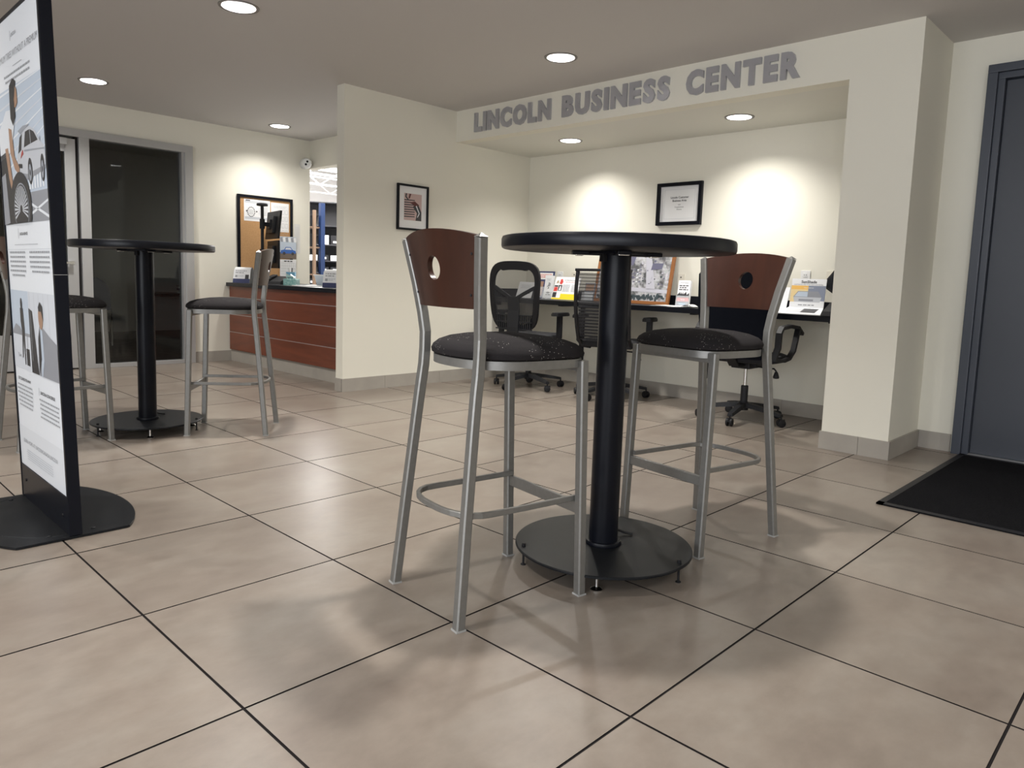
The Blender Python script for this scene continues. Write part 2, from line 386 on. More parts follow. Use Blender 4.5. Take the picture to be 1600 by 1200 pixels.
# ---- walls
struct(MB().box(3.30, 4.48, 5.11, 5.21, 0, CZ, WALL).box(4.48, 5.47, 5.11, 5.21, 0, AZ+.1, WALL), 'wall_partition')
struct(MB().box(5.47, 5.57, 1.6, 5.21, 0, AZ+.1, WALL), 'wall_alcove_back')
struct(MB().box(4.48, 5.47, 1.60, 1.67, 0, AZ, WALL).box(4.48, 5.05, 1.29, 1.60, 0, CZ, WALL).box(4.48, 4.60, 1.60, 1.67, AZ, CZ, WALL), 'wall_column')
struct(MB().box(4.48, 4.60, 1.67, 5.11, AZ, CZ, WALL), 'wall_header')
struct(MB().box(XR, 5.25, 1.085, 1.6, 0, CZ, WALL).box(XR, 5.25, .085, 1.085, 2.28, CZ, WALL).box(XR, 5.25, -5.5, .085, 0, CZ, WALL), 'wall_right')
# left wall: glazed front of the office, then wall behind the counter
struct(MB().box(3.10, 4.47, YW, 7.74, 0, CZ, WALL).box(1.14, 3.10, YW, 7.74, 2.19, CZ, WALL).box(-3.2, 1.14, YW, 7.74, 0, CZ, WALL), 'wall_left')
struct(MB().box(4.47, 4.59, 5.21, YW+.12, 2.15, CZ, WALL), 'wall_counter_header')
struct(MB().box(-3.3, -3.2, 3.0, 7.7, 0, CZ, WALL).box(-3.3, -3.2, -5.5, -4.2, 0, CZ, WALL).box(-3.3, -3.2, -4.2, 3.0, 0, .45, WALL).box(-3.3, -3.2, -4.2, 3.0, 2.35, CZ, WALL), 'wall_far_left')
struct(MB().box(-3.3, 5.25, -5.6, -5.5, 0, CZ, WALL), 'wall_behind_camera')
w2 = sempty('window_1')
fr = MB()
for y in (-4.2, -2.42, -.62, 1.18, 2.95): fr.box(-3.27, -3.21, y, y+.05, .45, 2.35, ALU)
fr.box(-3.27, -3.21, -4.2, 3, .45, .5, ALU).box(-3.27, -3.21, -4.2, 3, 2.3, 2.35, ALU); fr.build('window_frame', w2)

# ---- baseboards: taupe tiles one by one
BH = .108
def baseboard(name, runs):
    root = sempty(name); bk = MB()
    for (ax, ay), (bx, by), (nx, ny), off in runs:
        d = Vector((bx-ax, by-ay)); L_ = d.length; d.normalize(); x = -off if off else 0
        def pr(a, b, t0, t1, z1, mb, mt):
            p = [(ax+d.x*a+nx*t0, ay+d.y*a+ny*t0), (ax+d.x*b+nx*t0, ay+d.y*b+ny*t0), (ax+d.x*b+nx*t1, ay+d.y*b+ny*t1), (ax+d.x*a+nx*t1, ay+d.y*a+ny*t1)]
            mb.prism(p, 0, z1, mt)
        pr(0, L_, 0, .005, BH-.001, bk, BGROUT)
        while x < L_ - .003:
            a = max(x, 0) + .001; b = min(x + T, L_) - .001
            if b - a > .01:
                mb = MB(); pr(a, b, .003, .012, BH, mb, BASE); mb.build('baseboard_tile', root)
            x += T
    bk.build('baseboard_backing', root)
baseboard('baseboard_partition', [((3.30, 5.21), (3.30, 5.11), (-1, 0), 0), ((3.288, 5.11), (5.47, 5.11), (0, -1), .18)])
baseboard('baseboard_alcove', [((5.47, 5.10), (5.47, 1.67), (-1, 0), .3)])
baseboard('baseboard_column', [((4.48, 1.68), (4.48, 1.278), (-1, 0), .38), ((4.48, 1.29), (5.05, 1.29), (0, -1), .25)])
baseboard('baseboard_right', [((5.05, 1.278), (5.05, 1.10), (-1, 0), 0)])
baseboard('baseboard_left', [((3.13, YW), (3.55, YW), (0, -1), .2), ((-3.2, YW), (1.10, YW), (0, -1), .2)])

# ---- right door
dr = MB()
dr.box(4.995, 5.20, .995+.04, 1.085, 0, 2.235, NAVYF, bev=.004).box(5.02, 5.20, 1.0, 1.035, 0, 2.20, NAVYF, bev=.003)
dr.box(4.995, 5.20, .085, .135, 0, 2.235, NAVYF, bev=.004).box(5.02, 5.20, .135, .17, 0, 2.20, NAVYF, bev=.003)
dr.box(4.995, 5.20, .085, 1.085, 2.235, 2.28, NAVYF, bev=.004).box(5.02, 5.20, .135, 1.035, 2.20, 2.235, NAVYF, bev=.003)
d1 = struct(dr, 'door_1')
MB().box(5.06, 5.105, .172, .998, .012, 2.196, NAVY, bev=.003).build('door_slab', d1)
MB().box(5.0, 5.2, .17, 1.0, 0, .008, ALU).build('threshold', d1)
h = MB().lathe([(.026, 0), (.026, .008), (.012, .012), (.012, .045)], CHROME, 20, mx=Matrix.Translation((5.06, .24, 1.0)) @ Matrix.Rotation(R(-90), 4, 'Y'))
h.box(5.0, 5.02, .235, .36, .99, 1.01, CHROME, bev=.004); h.build('door_handle', d1)

# ---- office glazing: window_2 and glass door_2
wf = MB()
wf.box(3.045, 3.125, 7.57, 7.72, 0, 2.12, ALU, bev=.003).box(3.02, 3.05, 7.59, 7.69, 0, 2.12, ALU, bev=.002)
wf.box(2.10, 2.185, 7.57, 7.72, 0, 2.12, ALU, bev=.003).box(1.12, 3.125, 7.57, 7.72, 2.12, 2.19, ALU, bev=.003)
wf.box(2.18, 3.05, 7.59, 7.70, 0, .035, ALU, bev=.002).box(1.12, 1.18, 7.57, 7.72, 0, 2.12, ALU, bev=.003)
w1 = struct(wf, 'window_2')
MB().box(2.185, 3.03, 7.645, 7.651, .035, 2.12, GLASS).build('glass_pane', w1)
dd = MB()
dd.box(1.99, 2.078, 7.60, 7.645, .012, 2.10, ALU, bev=.003).box(1.20, 1.32, 7.60, 7.645, .012, 2.10, ALU, bev=.003)
dd.box(1.31, 2.0, 7.60, 7.645, 1.98, 2.10, ALU, bev=.003).box(1.31, 2.0, 7.60, 7.645, .012, .33, ALU, bev=.003)
d2 = struct(dd, 'door_2')
MB().box(1.318, 1.993, 7.619, 7.625, .33, 1.98, GLASS).build('glass_pane', d2)
MB().box(1.50, 2.0, 7.545, 7.598, 2.035, 2.095, ALU, bev=.006).tube([(1.6, 7.57, 2.10), (1.35, 7.5, 2.125), (1.3, 7.56, 2.15)], .008, ALU).build('door_closer', d2)
MB().bar([(1.25, 7.56, .985), (2.03, 7.56, .985)], .02, .028, CHROME, (0, 0, 1)).box(2.0, 2.03, 7.56, 7.60, .97, 1.0, CHROME).box(1.24, 1.27, 7.56, 7.60, .97, 1.0, CHROME).build('push_bar', d2)
MB().box(2.076, 2.1, 7.61, 7.70, 0, 2.12, GROUT).build('gasket', d2)

# ---- dark office behind the glass
struct(MB().box(0.3, 4.3, 10.45, 10.55, 0, 2.5, OFFW).box(4.3, 4.4, 7.74, 10.55, 0, 2.5, OFFW).box(.2, .3, 7.74, 10.55, 0, 2.5, OFFW).box(.2, 4.4, 7.74, 10.55, 2.45, 2.55, OFFW), 'wall_office')
struct(MB().box(.3, 4.3, 7.665, 10.45, -.02, .004, CARPET), 'floor_office')
struct(MB().box(.3, 4.3, 10.438, 10.45, .004, .11, mat('office baseboard', (.10, .10, .095), .6)), 'baseboard_office')

# ---- stock room behind the counter
SRW = mat('stock room white', (.80, .79, .78), .7)
SRC = mat('stock room ceiling panel', (.85, .84, .83), .7)
struct(MB().box(4.5, 12, 15.4, 15.5, 0, 3.4, SRW).box(12, 12.1, 5.3, 15.5, 0, 3.4, SRW).box(4.4, 4.5, 7.74, 15.5, 0, 3.4, SRW).box(5.57, 12, 5.21, 5.3, 0, 3.4, SRW), 'wall_stock_room')
struct(MB().box(4.4, 12.1, 5.2, 15.5, 3.3, 3.4, SRW), 'ceiling_stock_room')
struct(MB().box(4.47, 12, 5.21, 15.4, -.02, 0, mat('stock room concrete', (.35, .34, .33), .6)), 'floor_stock_room')

# ================================================================== ceiling downlights
def downlight(x, y, z, label, group, r=.094, power=DOWN_W, d=.06):
    t = thing('ceiling_downlight', (x, y, z), 0, label, 'ceiling light', group)
    MB().lathe([(r-.002, .0), (r-.002, -.004), (r+.016, -.005), (r+.018, .0)], RING, 40, cap=False).build('trim_ring', t)
    mb = MB(); prof = [(r-.003, -.001), (r-.010, d*.5), (r-.026, d)]
    mb.lathe(prof, REFL, 40, cap=False).build('reflector', t)
    MB().lathe([(.004, d-.004), (r-.026, d-.004), (r-.026, d+.004)], LENS, 40).build('lens', t)
    area('lamp', (0, 0, d-.008), (0, 0, 0), 2*(r-.03), 2*(r-.03), power, (1, .965, .915), 'DISK', spread=R(128), parent=t)
    return t
LB = {(1.99, 4.165): 'round recessed downlight at the top edge, nearest of the hall ceiling lights', (1.99, 6.74): 'round recessed downlight on the hall ceiling right beside the poster stand',
      (3.83, 3.33): 'round recessed downlight on the hall ceiling just outside the lettered header', (3.83, 7.12): 'round recessed downlight on the hall ceiling near the security camera'}
for l in LIGHTS:
    downlight(l[0], l[1], CZ, LB.get(l, 'round recessed downlight above or behind the viewer, %s of the hall, %s, %s row' % ({-1.7: 'far left', .15: 'left', 1.99: 'middle', 3.83: 'right'}[l[0]], {True: 'front', False: 'rear'}[l[1] > 0], {4.165: 'fourth', 1.9: 'third', 1.6: 'third', .9: 'third', -.9: 'second', -1.6: 'second', -3.6: 'first', -3.4: 'first'}.get(l[1], ''))), 'recessed downlights of the hall', power=DOWN_W*(.45 if l == (3.83, 7.12) else .62 if (l[0] < 1 or l[1] < 0) else 1))
downlight(ALC[0][0], ALC[0][1], AZ, 'left recessed downlight in the low ceiling over the desk alcove', 'recessed downlights of the alcove', r=.088, power=ALC_W)
downlight(ALC[1][0], ALC[1][1], AZ, 'right recessed downlight in the low ceiling over the desk alcove', 'recessed downlights of the alcove', r=.088, power=ALC_W)

# ================================================================== header lettering
sign = thing('wall_sign', (4.48, 3.4, 2.25), 0, 'raised silver metal lettering LINCOLN BUSINESS CENTER on the alcove header', 'wall sign')
def word(wd_, y0, y1):
    n = len(wd_); geo = []; x = 0
    for ch in wd_:
        vs, fs = text_geo(ch, .205, 'LEFT', .0115, .009, .0)
        xs = [v.x for v in vs]; a = min(xs); wdt = max(xs) - a
        geo.append((x, a, vs, fs)); x += wdt + .022
    tot = x - .022; s_ = (y0-y1)/tot
    for x, a, vs, fs in geo:
        hh = max(v.y for v in vs if True); lo = min(v.y for v in vs)
        k = .158 / .158
        mb = MB(); mb.add([(-.009-v.z, (y0 - 3.4) - (x + v.x - a)*s_, .004 + v.y) for v in vs], fs, LETTER)
        o = mb.build('letter', sign)
        bm = bmesh.new(); bm.from_mesh(o.data); bmesh.ops.remove_doubles(bm, verts=bm.verts, dist=1e-5); bmesh.ops.recalc_face_normals(bm, faces=bm.faces); bm.to_mesh(o.data); bm.free()
word('LINCOLN', 4.862, 3.972); word('BUSINESS', 3.853, 2.878); word('CENTER', 2.748, 1.962)

# ================================================================== bar stools
def rear_leg_x(z):
    P = [(0, -.22, .19), (.35, -.189, .170), (.62, -.163, .156), (.72, -.151, .152), (.80, -.150, .153), (.90, -.161, .164), (1.08, -.190, .204), (1.2, -.21, .23)]
    for (z0, x0, y0), (z1, x1, y1) in zip(P[:-1], P[1:]):
        if z <= z1: t = (z-z0)/(z1-z0); return x0+(x1-x0)*t, y0+(y1-y0)*t
LT = .0285; GLIDE = mat('grey rubber glide', (.35, .35, .34), .6)
def make_stool():
    st = thing('bar_stool', (0, 0, 0), 0, 'x', 'bar stool', 'wood backed bar stools at the high tables')
    for s_ in (1, -1):
        mb = MB(); zs = [.004, .3, .55, .64, .70, .75, .80, .86, .95, 1.075]
        pts = [(rear_leg_x(z)[0], s_*rear_leg_x(z)[1], z) for z in zs]
        mb.bar(pts, LT, LT, STEEL)
        x, y = rear_leg_x(1.075); y *= s_; q = LT/2
        mb.add([(x-q, y-q, 1.074), (x+q, y-q, 1.074), (x+q, y+q, 1.074), (x-q, y+q, 1.074), (x, y, 1.086)], [(0, 1, 4), (1, 2, 4), (2, 3, 4), (3, 0, 4)], STEEL)
        lg = mb.build('leg', st)
        MB().box(-.22-.0155, -.22+.0155, s_*.19-.0152, s_*.19+.0152, 0, .0055, GLIDE).build('glide', lg)
        mb = MB().bar([(.22, s_*.19, .004), (.197, s_*.186, .732)], LT, LT, STEEL); lg = mb.build('leg', st)
        MB().box(.22-.0155, .22+.0155, s_*.19-.0152, s_*.19+.0152, 0, .0055, GLIDE).build('glide', lg)
    # seat outline
    def outl(a, k=1.0):
        ca, sa = math.cos(a), math.sin(a); q_ = .5 + .5*math.tanh(ca*3.2); n = 2.4 + 2.4*q_; A = .200 + .012*q_; B = .205
        r_ = (abs(ca/A)**n + abs(sa/B)**n)**(-1/n); return .028 + r_*ca*k, r_*sa*k
    N = 56
    ring = [outl(2*PI*i/N, .965) for i in range(N)]; inner = [outl(2*PI*i/N, .86) for i in range(N)]
    mb = MB(); vs = [(x, y, .713) for x, y in ring] + [(x, y, .738) for x, y in ring] + [(x, y, .738) for x, y in inner] + [(x, y, .713) for x, y in inner]
    mb.add(vs, [(k*N+i, k*N+(i+1) % N, ((k+1) % 4)*N+(i+1) % N, ((k+1) % 4)*N+i) for k in range(4) for i in range(N)], STEEL, True)
    mb.bar([(.199, -.175, .715), (.199, .175, .715)], .036, .018, STEEL, (0, 0, 1))
    mb.build('seat_frame', st)
    mb = MB(); prof = [(.93, .738), (.99, .744), (1.0, .754), (.975, .766), (.90, .779), (.76, .790), (.55, .798), (.3, .802), (.08, .803)]
    vs = [(*outl(2*PI*i/N, k), z) for k, z in prof for i in range(N)]
    fs = [(j*N+i, j*N+(i+1) % N, (j+1)*N+(i+1) % N, (j+1)*N+i) for j in range(len(prof)-1) for i in range(N)]
    fs += [tuple(range(N))[::-1], tuple((len(prof)-1)*N+i for i in range(N))]
    mb.add(vs, fs, CUSH, True); mb.build('seat_cushion', st)
    # foot ring and cross bar
    pts = [(.207, .164, .305), (.0, .164, .303), (-.10, .163, .303)]
    for i in range(1, 16):
        a = PI*i/16; n = 2.5; ca, sa = math.cos(a), math.sin(a)
        r_ = (abs(sa/.105)**n + abs(ca/.163)**n)**(-1/n); pts.append((-.10 - r_*sa, r_*ca, .303))
    pts += [(-.10, -.163, .303), (.0, -.164, .303), (.207, -.164, .305)]
    MB().bar(pts, .017, .0125, STEEL, (0, 0, 1)).build('foot_ring', st)
    MB().bar([(.211, -.176, .276), (.211, .176, .276)], .036, .013, STEEL, (0, 0, 1)).build('cross_bar', st)
    # wooden back with a round hole, bowed backwards
    zb, z1 = .882, 1.078; hz, hr, th = .992, .034, .016
    def X(sy, z):
        lx, ly = rear_leg_x(z); t = sy/ly; return lx - .030*(1-t*t)
    def top(y): t = y/.20; return z1 + .022*(1-t*t)
    angs = sorted([2*PI*i/64 for i in range(64)] + [math.atan2(zb-hz, s_*.149) % (2*PI) for s_ in (1, -1)] + [math.atan2(z1-hz, s_*.187) % (2*PI) for s_ in (1, -1)])
    def bound(a):
        ca, sa = math.cos(a), math.sin(a); lo, hi = 0, .4
        for _ in range(40):
            m_ = (lo+hi)/2; y, z = m_*ca, hz+m_*sa
            ok = z >= zb and z <= top(y) and abs(y) <= rear_leg_x(min(max(z, 0), 1.19))[1] - .0135
            if ok: lo = m_
            else: hi = m_
        return lo
    n = len(angs); mb = MB(); vs = []; K = 5
    for side_ in (0, 1):
        for a in angs:
            b_ = bound(a)
            for k in range(K+1):
                rr_ = hr + (b_-hr)*k/K; y, z = rr_*math.cos(a), hz + rr_*math.sin(a)
                vs.append((X(y, z) - th/2 + side_*th, y, z))
    fs = []; M_ = n*(K+1)
    for i in range(n):
        j = (i+1) % n
        for k in range(K):
            f = (i*(K+1)+k, i*(K+1)+k+1, j*(K+1)+k+1, j*(K+1)+k); fs += [f, tuple(M_+q for q in f[::-1])]
        for k in (0, K): fs.append((i*(K+1)+k, j*(K+1)+k, M_+j*(K+1)+k, M_+i*(K+1)+k))
    mb.add(vs, fs, WOOD, True); bk = mb.build('backrest', st)
    for s_ in (1, -1):
        for z in (.92, 1.03):
            y = s_*(rear_leg_x(z)[1]-.022); MB().lathe([(.004, 0), (.004, .002), (.001, .003)], GREYP, 10, mx=Matrix.Translation((X(y, z)-th/2, y, z)) @ Matrix.Rotation(R(-90), 4, 'Y')).build('screw', bk)
    return st
st1 = make_stool(); st1.location = (1.539, 1.564, 0); st1.rotation_euler = (0, 0, R(-9.9)); st1['label'] = 'nearest bar stool, seen from behind, at the left of the front high table'
GS = 'wood backed bar stools at the high tables'
dup(st1, 'bar_stool', (2.5325, 1.3925, 0), R(169.7), 'bar stool right of the front high table with its wooden back facing us', GS)
dup(st1, 'bar_stool', (1.983, 4.260, 0), R(142.9), 'bar stool seen side-on at the right of the rear high table near the reception counter', GS)
dup(st1, 'bar_stool', (1.100, 4.547, 0), R(3.4), 'bar stool half hidden behind the poster stand at the rear high table', GS)

# ================================================================== high tables
def make_table(label, cx, cy, dz):
    t = thing('high_table', (cx, cy, 0), 0, label, 'table', 'round black bar tables')
    H = 1.109
    MB().lathe([(.04, H-.041), (.378, H-.041), (.3835, H-.038), (.3855, H-.031), (.3855, H-.010), (.382, H-.002), (.376, H), (.04, H)], BLACKT, 96).build('table_top', t)
    po = MB().lathe([(.05, .066), (.05, H-.051), (.056, H-.051), (.056, H-.042)], BLACKM, 48); po = po.build('pole', t)
    MB().lathe([(.052, .066), (.062, .066), (.063, .072), (.060, .079), (.052, .080)], BLACKM, 40).build('collar', po)
    b = MB().lathe([(.06, .056), (.302, .056), (.305, .058), (.305, .0635), (.302, .066), (.06, .066)], BLACKB, 96, smooth=True).build('base_plate', t)
    sp = MB(); sp.box(-.15, .15, -.022, .022, H-.054, H-.0415, BLACKM, Matrix.Rotation(R(46), 4, 'Z'), bev=.003).box(-.15, .15, -.022, .022, H-.054, H-.0415, BLACKM, Matrix.Rotation(R(-44), 4, 'Z'), bev=.003)
    sp.box(-.085, .085, -.085, .085, H-.049, H-.0415, BLACKM).build('bracket', t)
    cl = MB()
    for a in (46, 136, 226, 316):
        cl.box(.112, .138, -.017, .017, H-.057, H-.046, CHROME, Matrix.Rotation(R(a), 4, 'Z'), bev=.002)
    cl.box(-.01, .01, -.068, -.05, H-.075, H-.045, BLACKP, Matrix.Rotation(R(-100), 4, 'Z'), bev=.003)
    cl.build('clip', t)
    for a in (-147, -52, 33, 120):
        x, y = .25*math.cos(R(a)), .25*math.sin(R(a))
        MB().lathe([(.019, 0), (.020, .004), (.015, .008), (.006, .011), (.005, .02), (.005, .046), (.008, .047), (.008, .056)], CHROME, 20, (x, y)).build('levelling_foot', t)
    for a in (146, -82, 30):
        x, y = .283*math.cos(R(a)), .283*math.sin(R(a))
        MB().lathe([(.009, 0), (.009, .003), (.004, .005), (.004, .064), (.007, .0655), (.007, .074), (.005, .0755)], BLACKP, 14, (x, y)).build('bolt', t)
    MB().tube([(.055, .03, .105), (.09, .015, .09), (.12, -.005, .075), (.135, -.03, .071)], .0045, BLACKP, 8).build('cable', t)
    return t
tb = make_table('front round black bar table on a single post between two bar stools', 2.0, 1.46, 0)
dup(tb, 'high_table', (1.585, 4.545, 0), R(40), 'rear round black bar table behind the poster stand', 'round black bar tables')

# ================================================================== poster stand
ps = thing('poster_stand', (.738, 2.835, 0), 0, 'tall black framed poster stand with a white printed car tire poster at the left edge', 'poster stand')
ps.rotation_euler = (0, R(-1.25), 0)
PW = .668
mb = MB(); poly = []
cyb = PW/2
for i in range(0, 49):
    a = -PI/2 + PI*i/48; poly.append((.272*math.cos(a), .44*math.sin(a)))
poly = [(x, max(-.333, min(.333, y))) for x, y in poly]
pp = [(x, y+cyb) for x, y in poly] + [(-x, y+cyb) for x, y in poly[::-1]]
q = []
for p_ in pp:
    if not q or (abs(p_[0]-q[-1][0]) + abs(p_[1]-q[-1][1]) > 1e-5): q.append(p_)
if abs(q[0][0]-q[-1][0]) + abs(q[0][1]-q[-1][1]) < 1e-5: q.pop()
bp_ = MB().prism(q, .002, .010, BLACKB).build('base_plate', ps); bp_.rotation_euler = (0, R(1.25), 0)
arc = MB().sweep([(-.02-.20*math.sin(a), cyb-.30*math.cos(a), .0095) for a in [PI*i/30 for i in range(31)]], [(.0012, -.002), (.0012, .002), (-.0012, .002), (-.0012, -.002)], (0, 0, 1), GREYP)
arc.build('raised_arc', bp_)
sc = MB()
for x, y in ((-.07, .05), (-.07, PW-.06), (.07, .05), (.07, PW-.06)): sc.lathe([(.008, .010), (.008, .0125), (.004, .014)], BLACKP, 12, (x, y))
sc.build('screw', bp_)
mb = MB()
mb.box(-.018, .022, 0, .018, .012, 1.865, BLACKM, bev=.002).box(-.018, .022, PW-.012, PW, .012, 1.865, BLACKM, bev=.002).box(-.016, .020, .018, PW-.012, 1.853, 1.865, BLACKM, bev=.002)
frm = mb.build('frame', ps)
MB().box(-.0185, .0225, -.0008, .018, .931, .9325, ALU).build('joint', frm)
MB().box(-.010, .014, .018, PW-.012, .145, 1.853, GREYP).build('backing_board', ps)
kp = MB().box(-.016, .018, .018, PW-.012, .011, .148, BLACKM).build('kick_plate', ps)
MB().lathe([(.006, 0), (.006, .003), (.003, .004)], BLACKP, 12, mx=Matrix.Translation((-.016, .08, .07)) @ Matrix.Rotation(R(-90), 4, 'Y')).lathe([(.006, 0), (.006, .003), (.003, .004)], BLACKP, 12, mx=Matrix.Translation((-.016, PW-.08, .09)) @ Matrix.Rotation(R(-90), 4, 'Y')).build('screw', kp)
pos = MB().box(-.013, -.010, .019, PW-.013, .149, 1.852, POSTER).build('poster', ps, label='white printed poster')
W = PW - .032
pr = Print((-.0131, PW-.013, 0), (0, -1, 0), (0, 0, 1))    # u: 0 at the far (left) edge .. W at the near edge
pr.text('PREMIUM TIRES WITHOUT A PREMIUM', .03, 1.708, .034, GREYINK, width=W-.06)
pr.rect(W*.40, 1.765, W*.405, 1.80, GREYINK, 3).text('LINCOLN', W*.42, 1.777, .016, GREYINK, bold=.0004)
pr.rect(W*.42, 1.675, W*.62, 1.677, GREYINK, 3).lines(.12, W-.12, 1.650, 2, .020, .007, GREYINK, ragged=.1)
pr.rect(0, 1.115, W, 1.61, SKYLN, 1)
for i in range(9):                     # roof trusses in the printed photograph
    pr.poly([(0, 1.60-.05*i), (W, 1.61-.03*i), (W, 1.606-.03*i), (0, 1.592-.05*i)], PHOTOG if i % 2 else POSTER, 2)
pr.rect(0, 1.115, W, 1.22, PHOTOM, 2)
for i in range(6): pr.rect(W*.62+i*.035, 1.23, W*.62+i*.035+.02, 1.28, POSTER, 3)
pr.poly([(W*.55, 1.14), (W, 1.19), (W, 1.182), (W*.55, 1.13)], POSTER, 3).poly([(W*.60, 1.19), (W, 1.13), (W, 1.12), (W*.60, 1.18)], POSTER, 3)
# car seen from the rear quarter
def pp(pts, mt_, k): pr.poly([(W*a, b) for a, b in pts], mt_, k)
SILD = mat('photo silver shade', (.30, .32, .36), .35); LENSR = mat('photo tail lamp', (.38, .06, .05), .4)
pp([(.40, 1.295), (.395, 1.36), (.44, 1.375), (.49, 1.425), (.58, 1.445), (.70, 1.445), (.80, 1.425), (.87, 1.39), (.955, 1.365), (.975, 1.335), (.975, 1.29), (.80, 1.275), (.60, 1.27), (.45, 1.275)], SILV, 3)
pp([(.40, 1.30), (.60, 1.285), (.97, 1.30), (.97, 1.288), (.80, 1.275), (.60, 1.265), (.42, 1.275)], PHOTOM, 4)
pp([(.425, 1.365), (.475, 1.42), (.53, 1.43), (.50, 1.375)], PHOTOD, 4); pp([(.56, 1.38), (.60, 1.432), (.69, 1.434), (.70, 1.385)], PHOTOD, 4); pp([(.71, 1.385), (.70, 1.434), (.78, 1.42), (.85, 1.388)], PHOTOD, 4)
pp([(.47, 1.345), (.54, 1.358), (.53, 1.375), (.50, 1.365)], LENSR, 5); pp([(.56, 1.372), (.97, 1.356), (.97, 1.352), (.56, 1.366)], SILD, 5); pp([(.44, 1.445), (.50, 1.43), (.70, 1.452), (.56, 1.455)], SILD, 4)
pp([(.42, 1.315), (.50, 1.31), (.50, 1.325), (.42, 1.33)], PHOTOD, 5); pp([(.875, 1.39), (.90, 1.40), (.895, 1.38)], SILD, 5)
for cx_, rx in ((.665, .024), (.915, .019)): pr.ell(W*cx_, 1.292, rx*1.25, .046, PHOTOD, 5).ell(W*cx_, 1.287, rx*.8, .030, SILD, 6).ell(W*cx_, 1.287, rx*.3, .011, PHOTOD, 7)
# technician bending over a tire
pp([(.0, 1.47), (.10, 1.50), (.20, 1.535), (.33, 1.53), (.40, 1.49), (.33, 1.43), (.29, 1.385), (.16, 1.37), (.0, 1.36)], POSTER2, 5)
pp([(.0, 1.38), (.20, 1.39), (.24, 1.30), (.20, 1.115), (.0, 1.115)], PHOTOD, 5); pp([(.0, 1.30), (.10, 1.31), (.14, 1.12), (.0, 1.115)], PHOTOM, 6)
pp([(.24, 1.47), (.31, 1.46), (.34, 1.36), (.44, 1.315), (.42, 1.29), (.33, 1.315), (.25, 1.38)], SKIN, 6); pp([(.13, 1.40), (.20, 1.40), (.26, 1.27), (.30, 1.22), (.26, 1.21), (.18, 1.29)], SKIN, 6)
pp([(.34, 1.60), (.43, 1.612), (.475, 1.59), (.48, 1.545), (.44, 1.53), (.38, 1.53)], SKIN, 6); pp([(.31, 1.55), (.32, 1.615), (.40, 1.635), (.46, 1.62), (.44, 1.59), (.41, 1.56), (.42, 1.50), (.36, 1.47), (.31, 1.50)], PHOTOD, 7)
def wheelp(cx_, cz_, a_, b_, ra, rb):
    pr.poly([(cx_ + a_*math.cos(t), max(1.1165, cz_ + b_*math.sin(t))) for t in [2*PI*i/40 for i in range(40)]], PHOTOD, 8)
    pr.poly([(cx_ + .01 + ra*1.06*math.cos(t), max(1.1168, cz_ + rb*1.06*math.sin(t))) for t in [2*PI*i/40 for i in range(40)]], SILD, 9)
    pr.poly([(cx_ + .01 + ra*math.cos(t), max(1.1168, cz_ + rb*math.sin(t))) for t in [2*PI*i/40 for i in range(40)]], PHOTOD, 10)
    for i in range(21):
        t = -.35 + (PI+.7)*i/20; c_, s_ = math.cos(t), math.sin(t); w0, w1 = .0015, .0045; X_ = cx_ + .01
        if cz_ + rb*.94*s_ < 1.118: continue
        pr.poly([(X_+ra*.18*c_ - s_*w0, cz_+rb*.18*s_ + c_*w0), (X_+ra*.18*c_ + s_*w0, cz_+rb*.18*s_ - c_*w0), (X_+ra*.95*c_ + s_*w1, cz_+rb*.95*s_ - c_*w1), (X_+ra*.95*c_ - s_*w1, cz_+rb*.95*s_ + c_*w1)], SILV, 11)
wheelp(W*.42, 1.165, .150, .136, .100, .090)
pr.rect(0, 1.019, W, 1.0205, LINK, 2).rect(W*.30, 1.06, W*.305, 1.098, GREYINK, 3).text('LINCOLN SERVICE', W*.33, 1.072, .014, INK, bold=.0003).rect(W*.2, 1.036, W*.72, 1.038, GREYINK, 3)
pr.lines(.03, W*.44, 1.005, 6, .0175, .007, GREYINK, ragged=.15).lines(W*.52, W-.03, 1.005, 5, .0175, .007, GREYINK, ragged=.12)
pr.rect(.002, .555, W-.002, .862, SKYLN, 1)
pr.rect(.002, .555, W*.42, .69, PHOTOG, 2).rect(.002, .688, W*.42, .700, PHOTOM, 3).poly([(.01, .70), (.06, .73), (.12, .72), (.16, .70)], PHOTOM, 3)
pr.ell(W*.255, .812, .014, .022, PHOTOD, 4).poly([(W*.22, .795), (W*.285, .795), (W*.30, .72), (W*.29, .575), (W*.27, .575), (W*.265, .68), (W*.235, .60), (W*.215, .60), (W*.24, .70), (W*.22, .74)], PHOTOD, 4)
pr.rect(W*.315, .575, W*.385, .64, PHOTOD, 4).rect(W*.345, .64, W*.352, .70, GREYINK, 4).text('Quiet', W*.11, .60, .022, GREYINK)
pr.rect(W*.42, .555, W-.002, .862, PHOTOG, 2).poly([(W*.42, .80), (W*.50, .79), (W*.58, .555), (W*.42, .555)], PHOTOD, 3)
for i in range(5): pr.rect(W*(.45+.1*i), .60, W*(.455+.1*i), .86, LINK, 3)
pr.poly([(W*.58, .555), (W*.60, .70), (W*.64, .74), (W*.72, .735), (W*.84, .71), (W*.97, .69), (W-.002, .555)], PHOTOM, 4).poly([(W*.64, .555), (W*.655, .735), (W*.70, .725), (W*.71, .62), (W*.66, .555)], SKYLN, 5)
pr.poly([(W*.60, .56), (W*.61, .69), (W*.655, .735), (W*.66, .62)], PHOTOD, 6).ell(W*.68, .775, .030, .046, SKIN, 5).poly([(W*.64, .81), (W*.68, .83), (W*.73, .815), (W*.735, .76), (W*.70, .795), (W*.65, .795)], PHOTOD, 6)
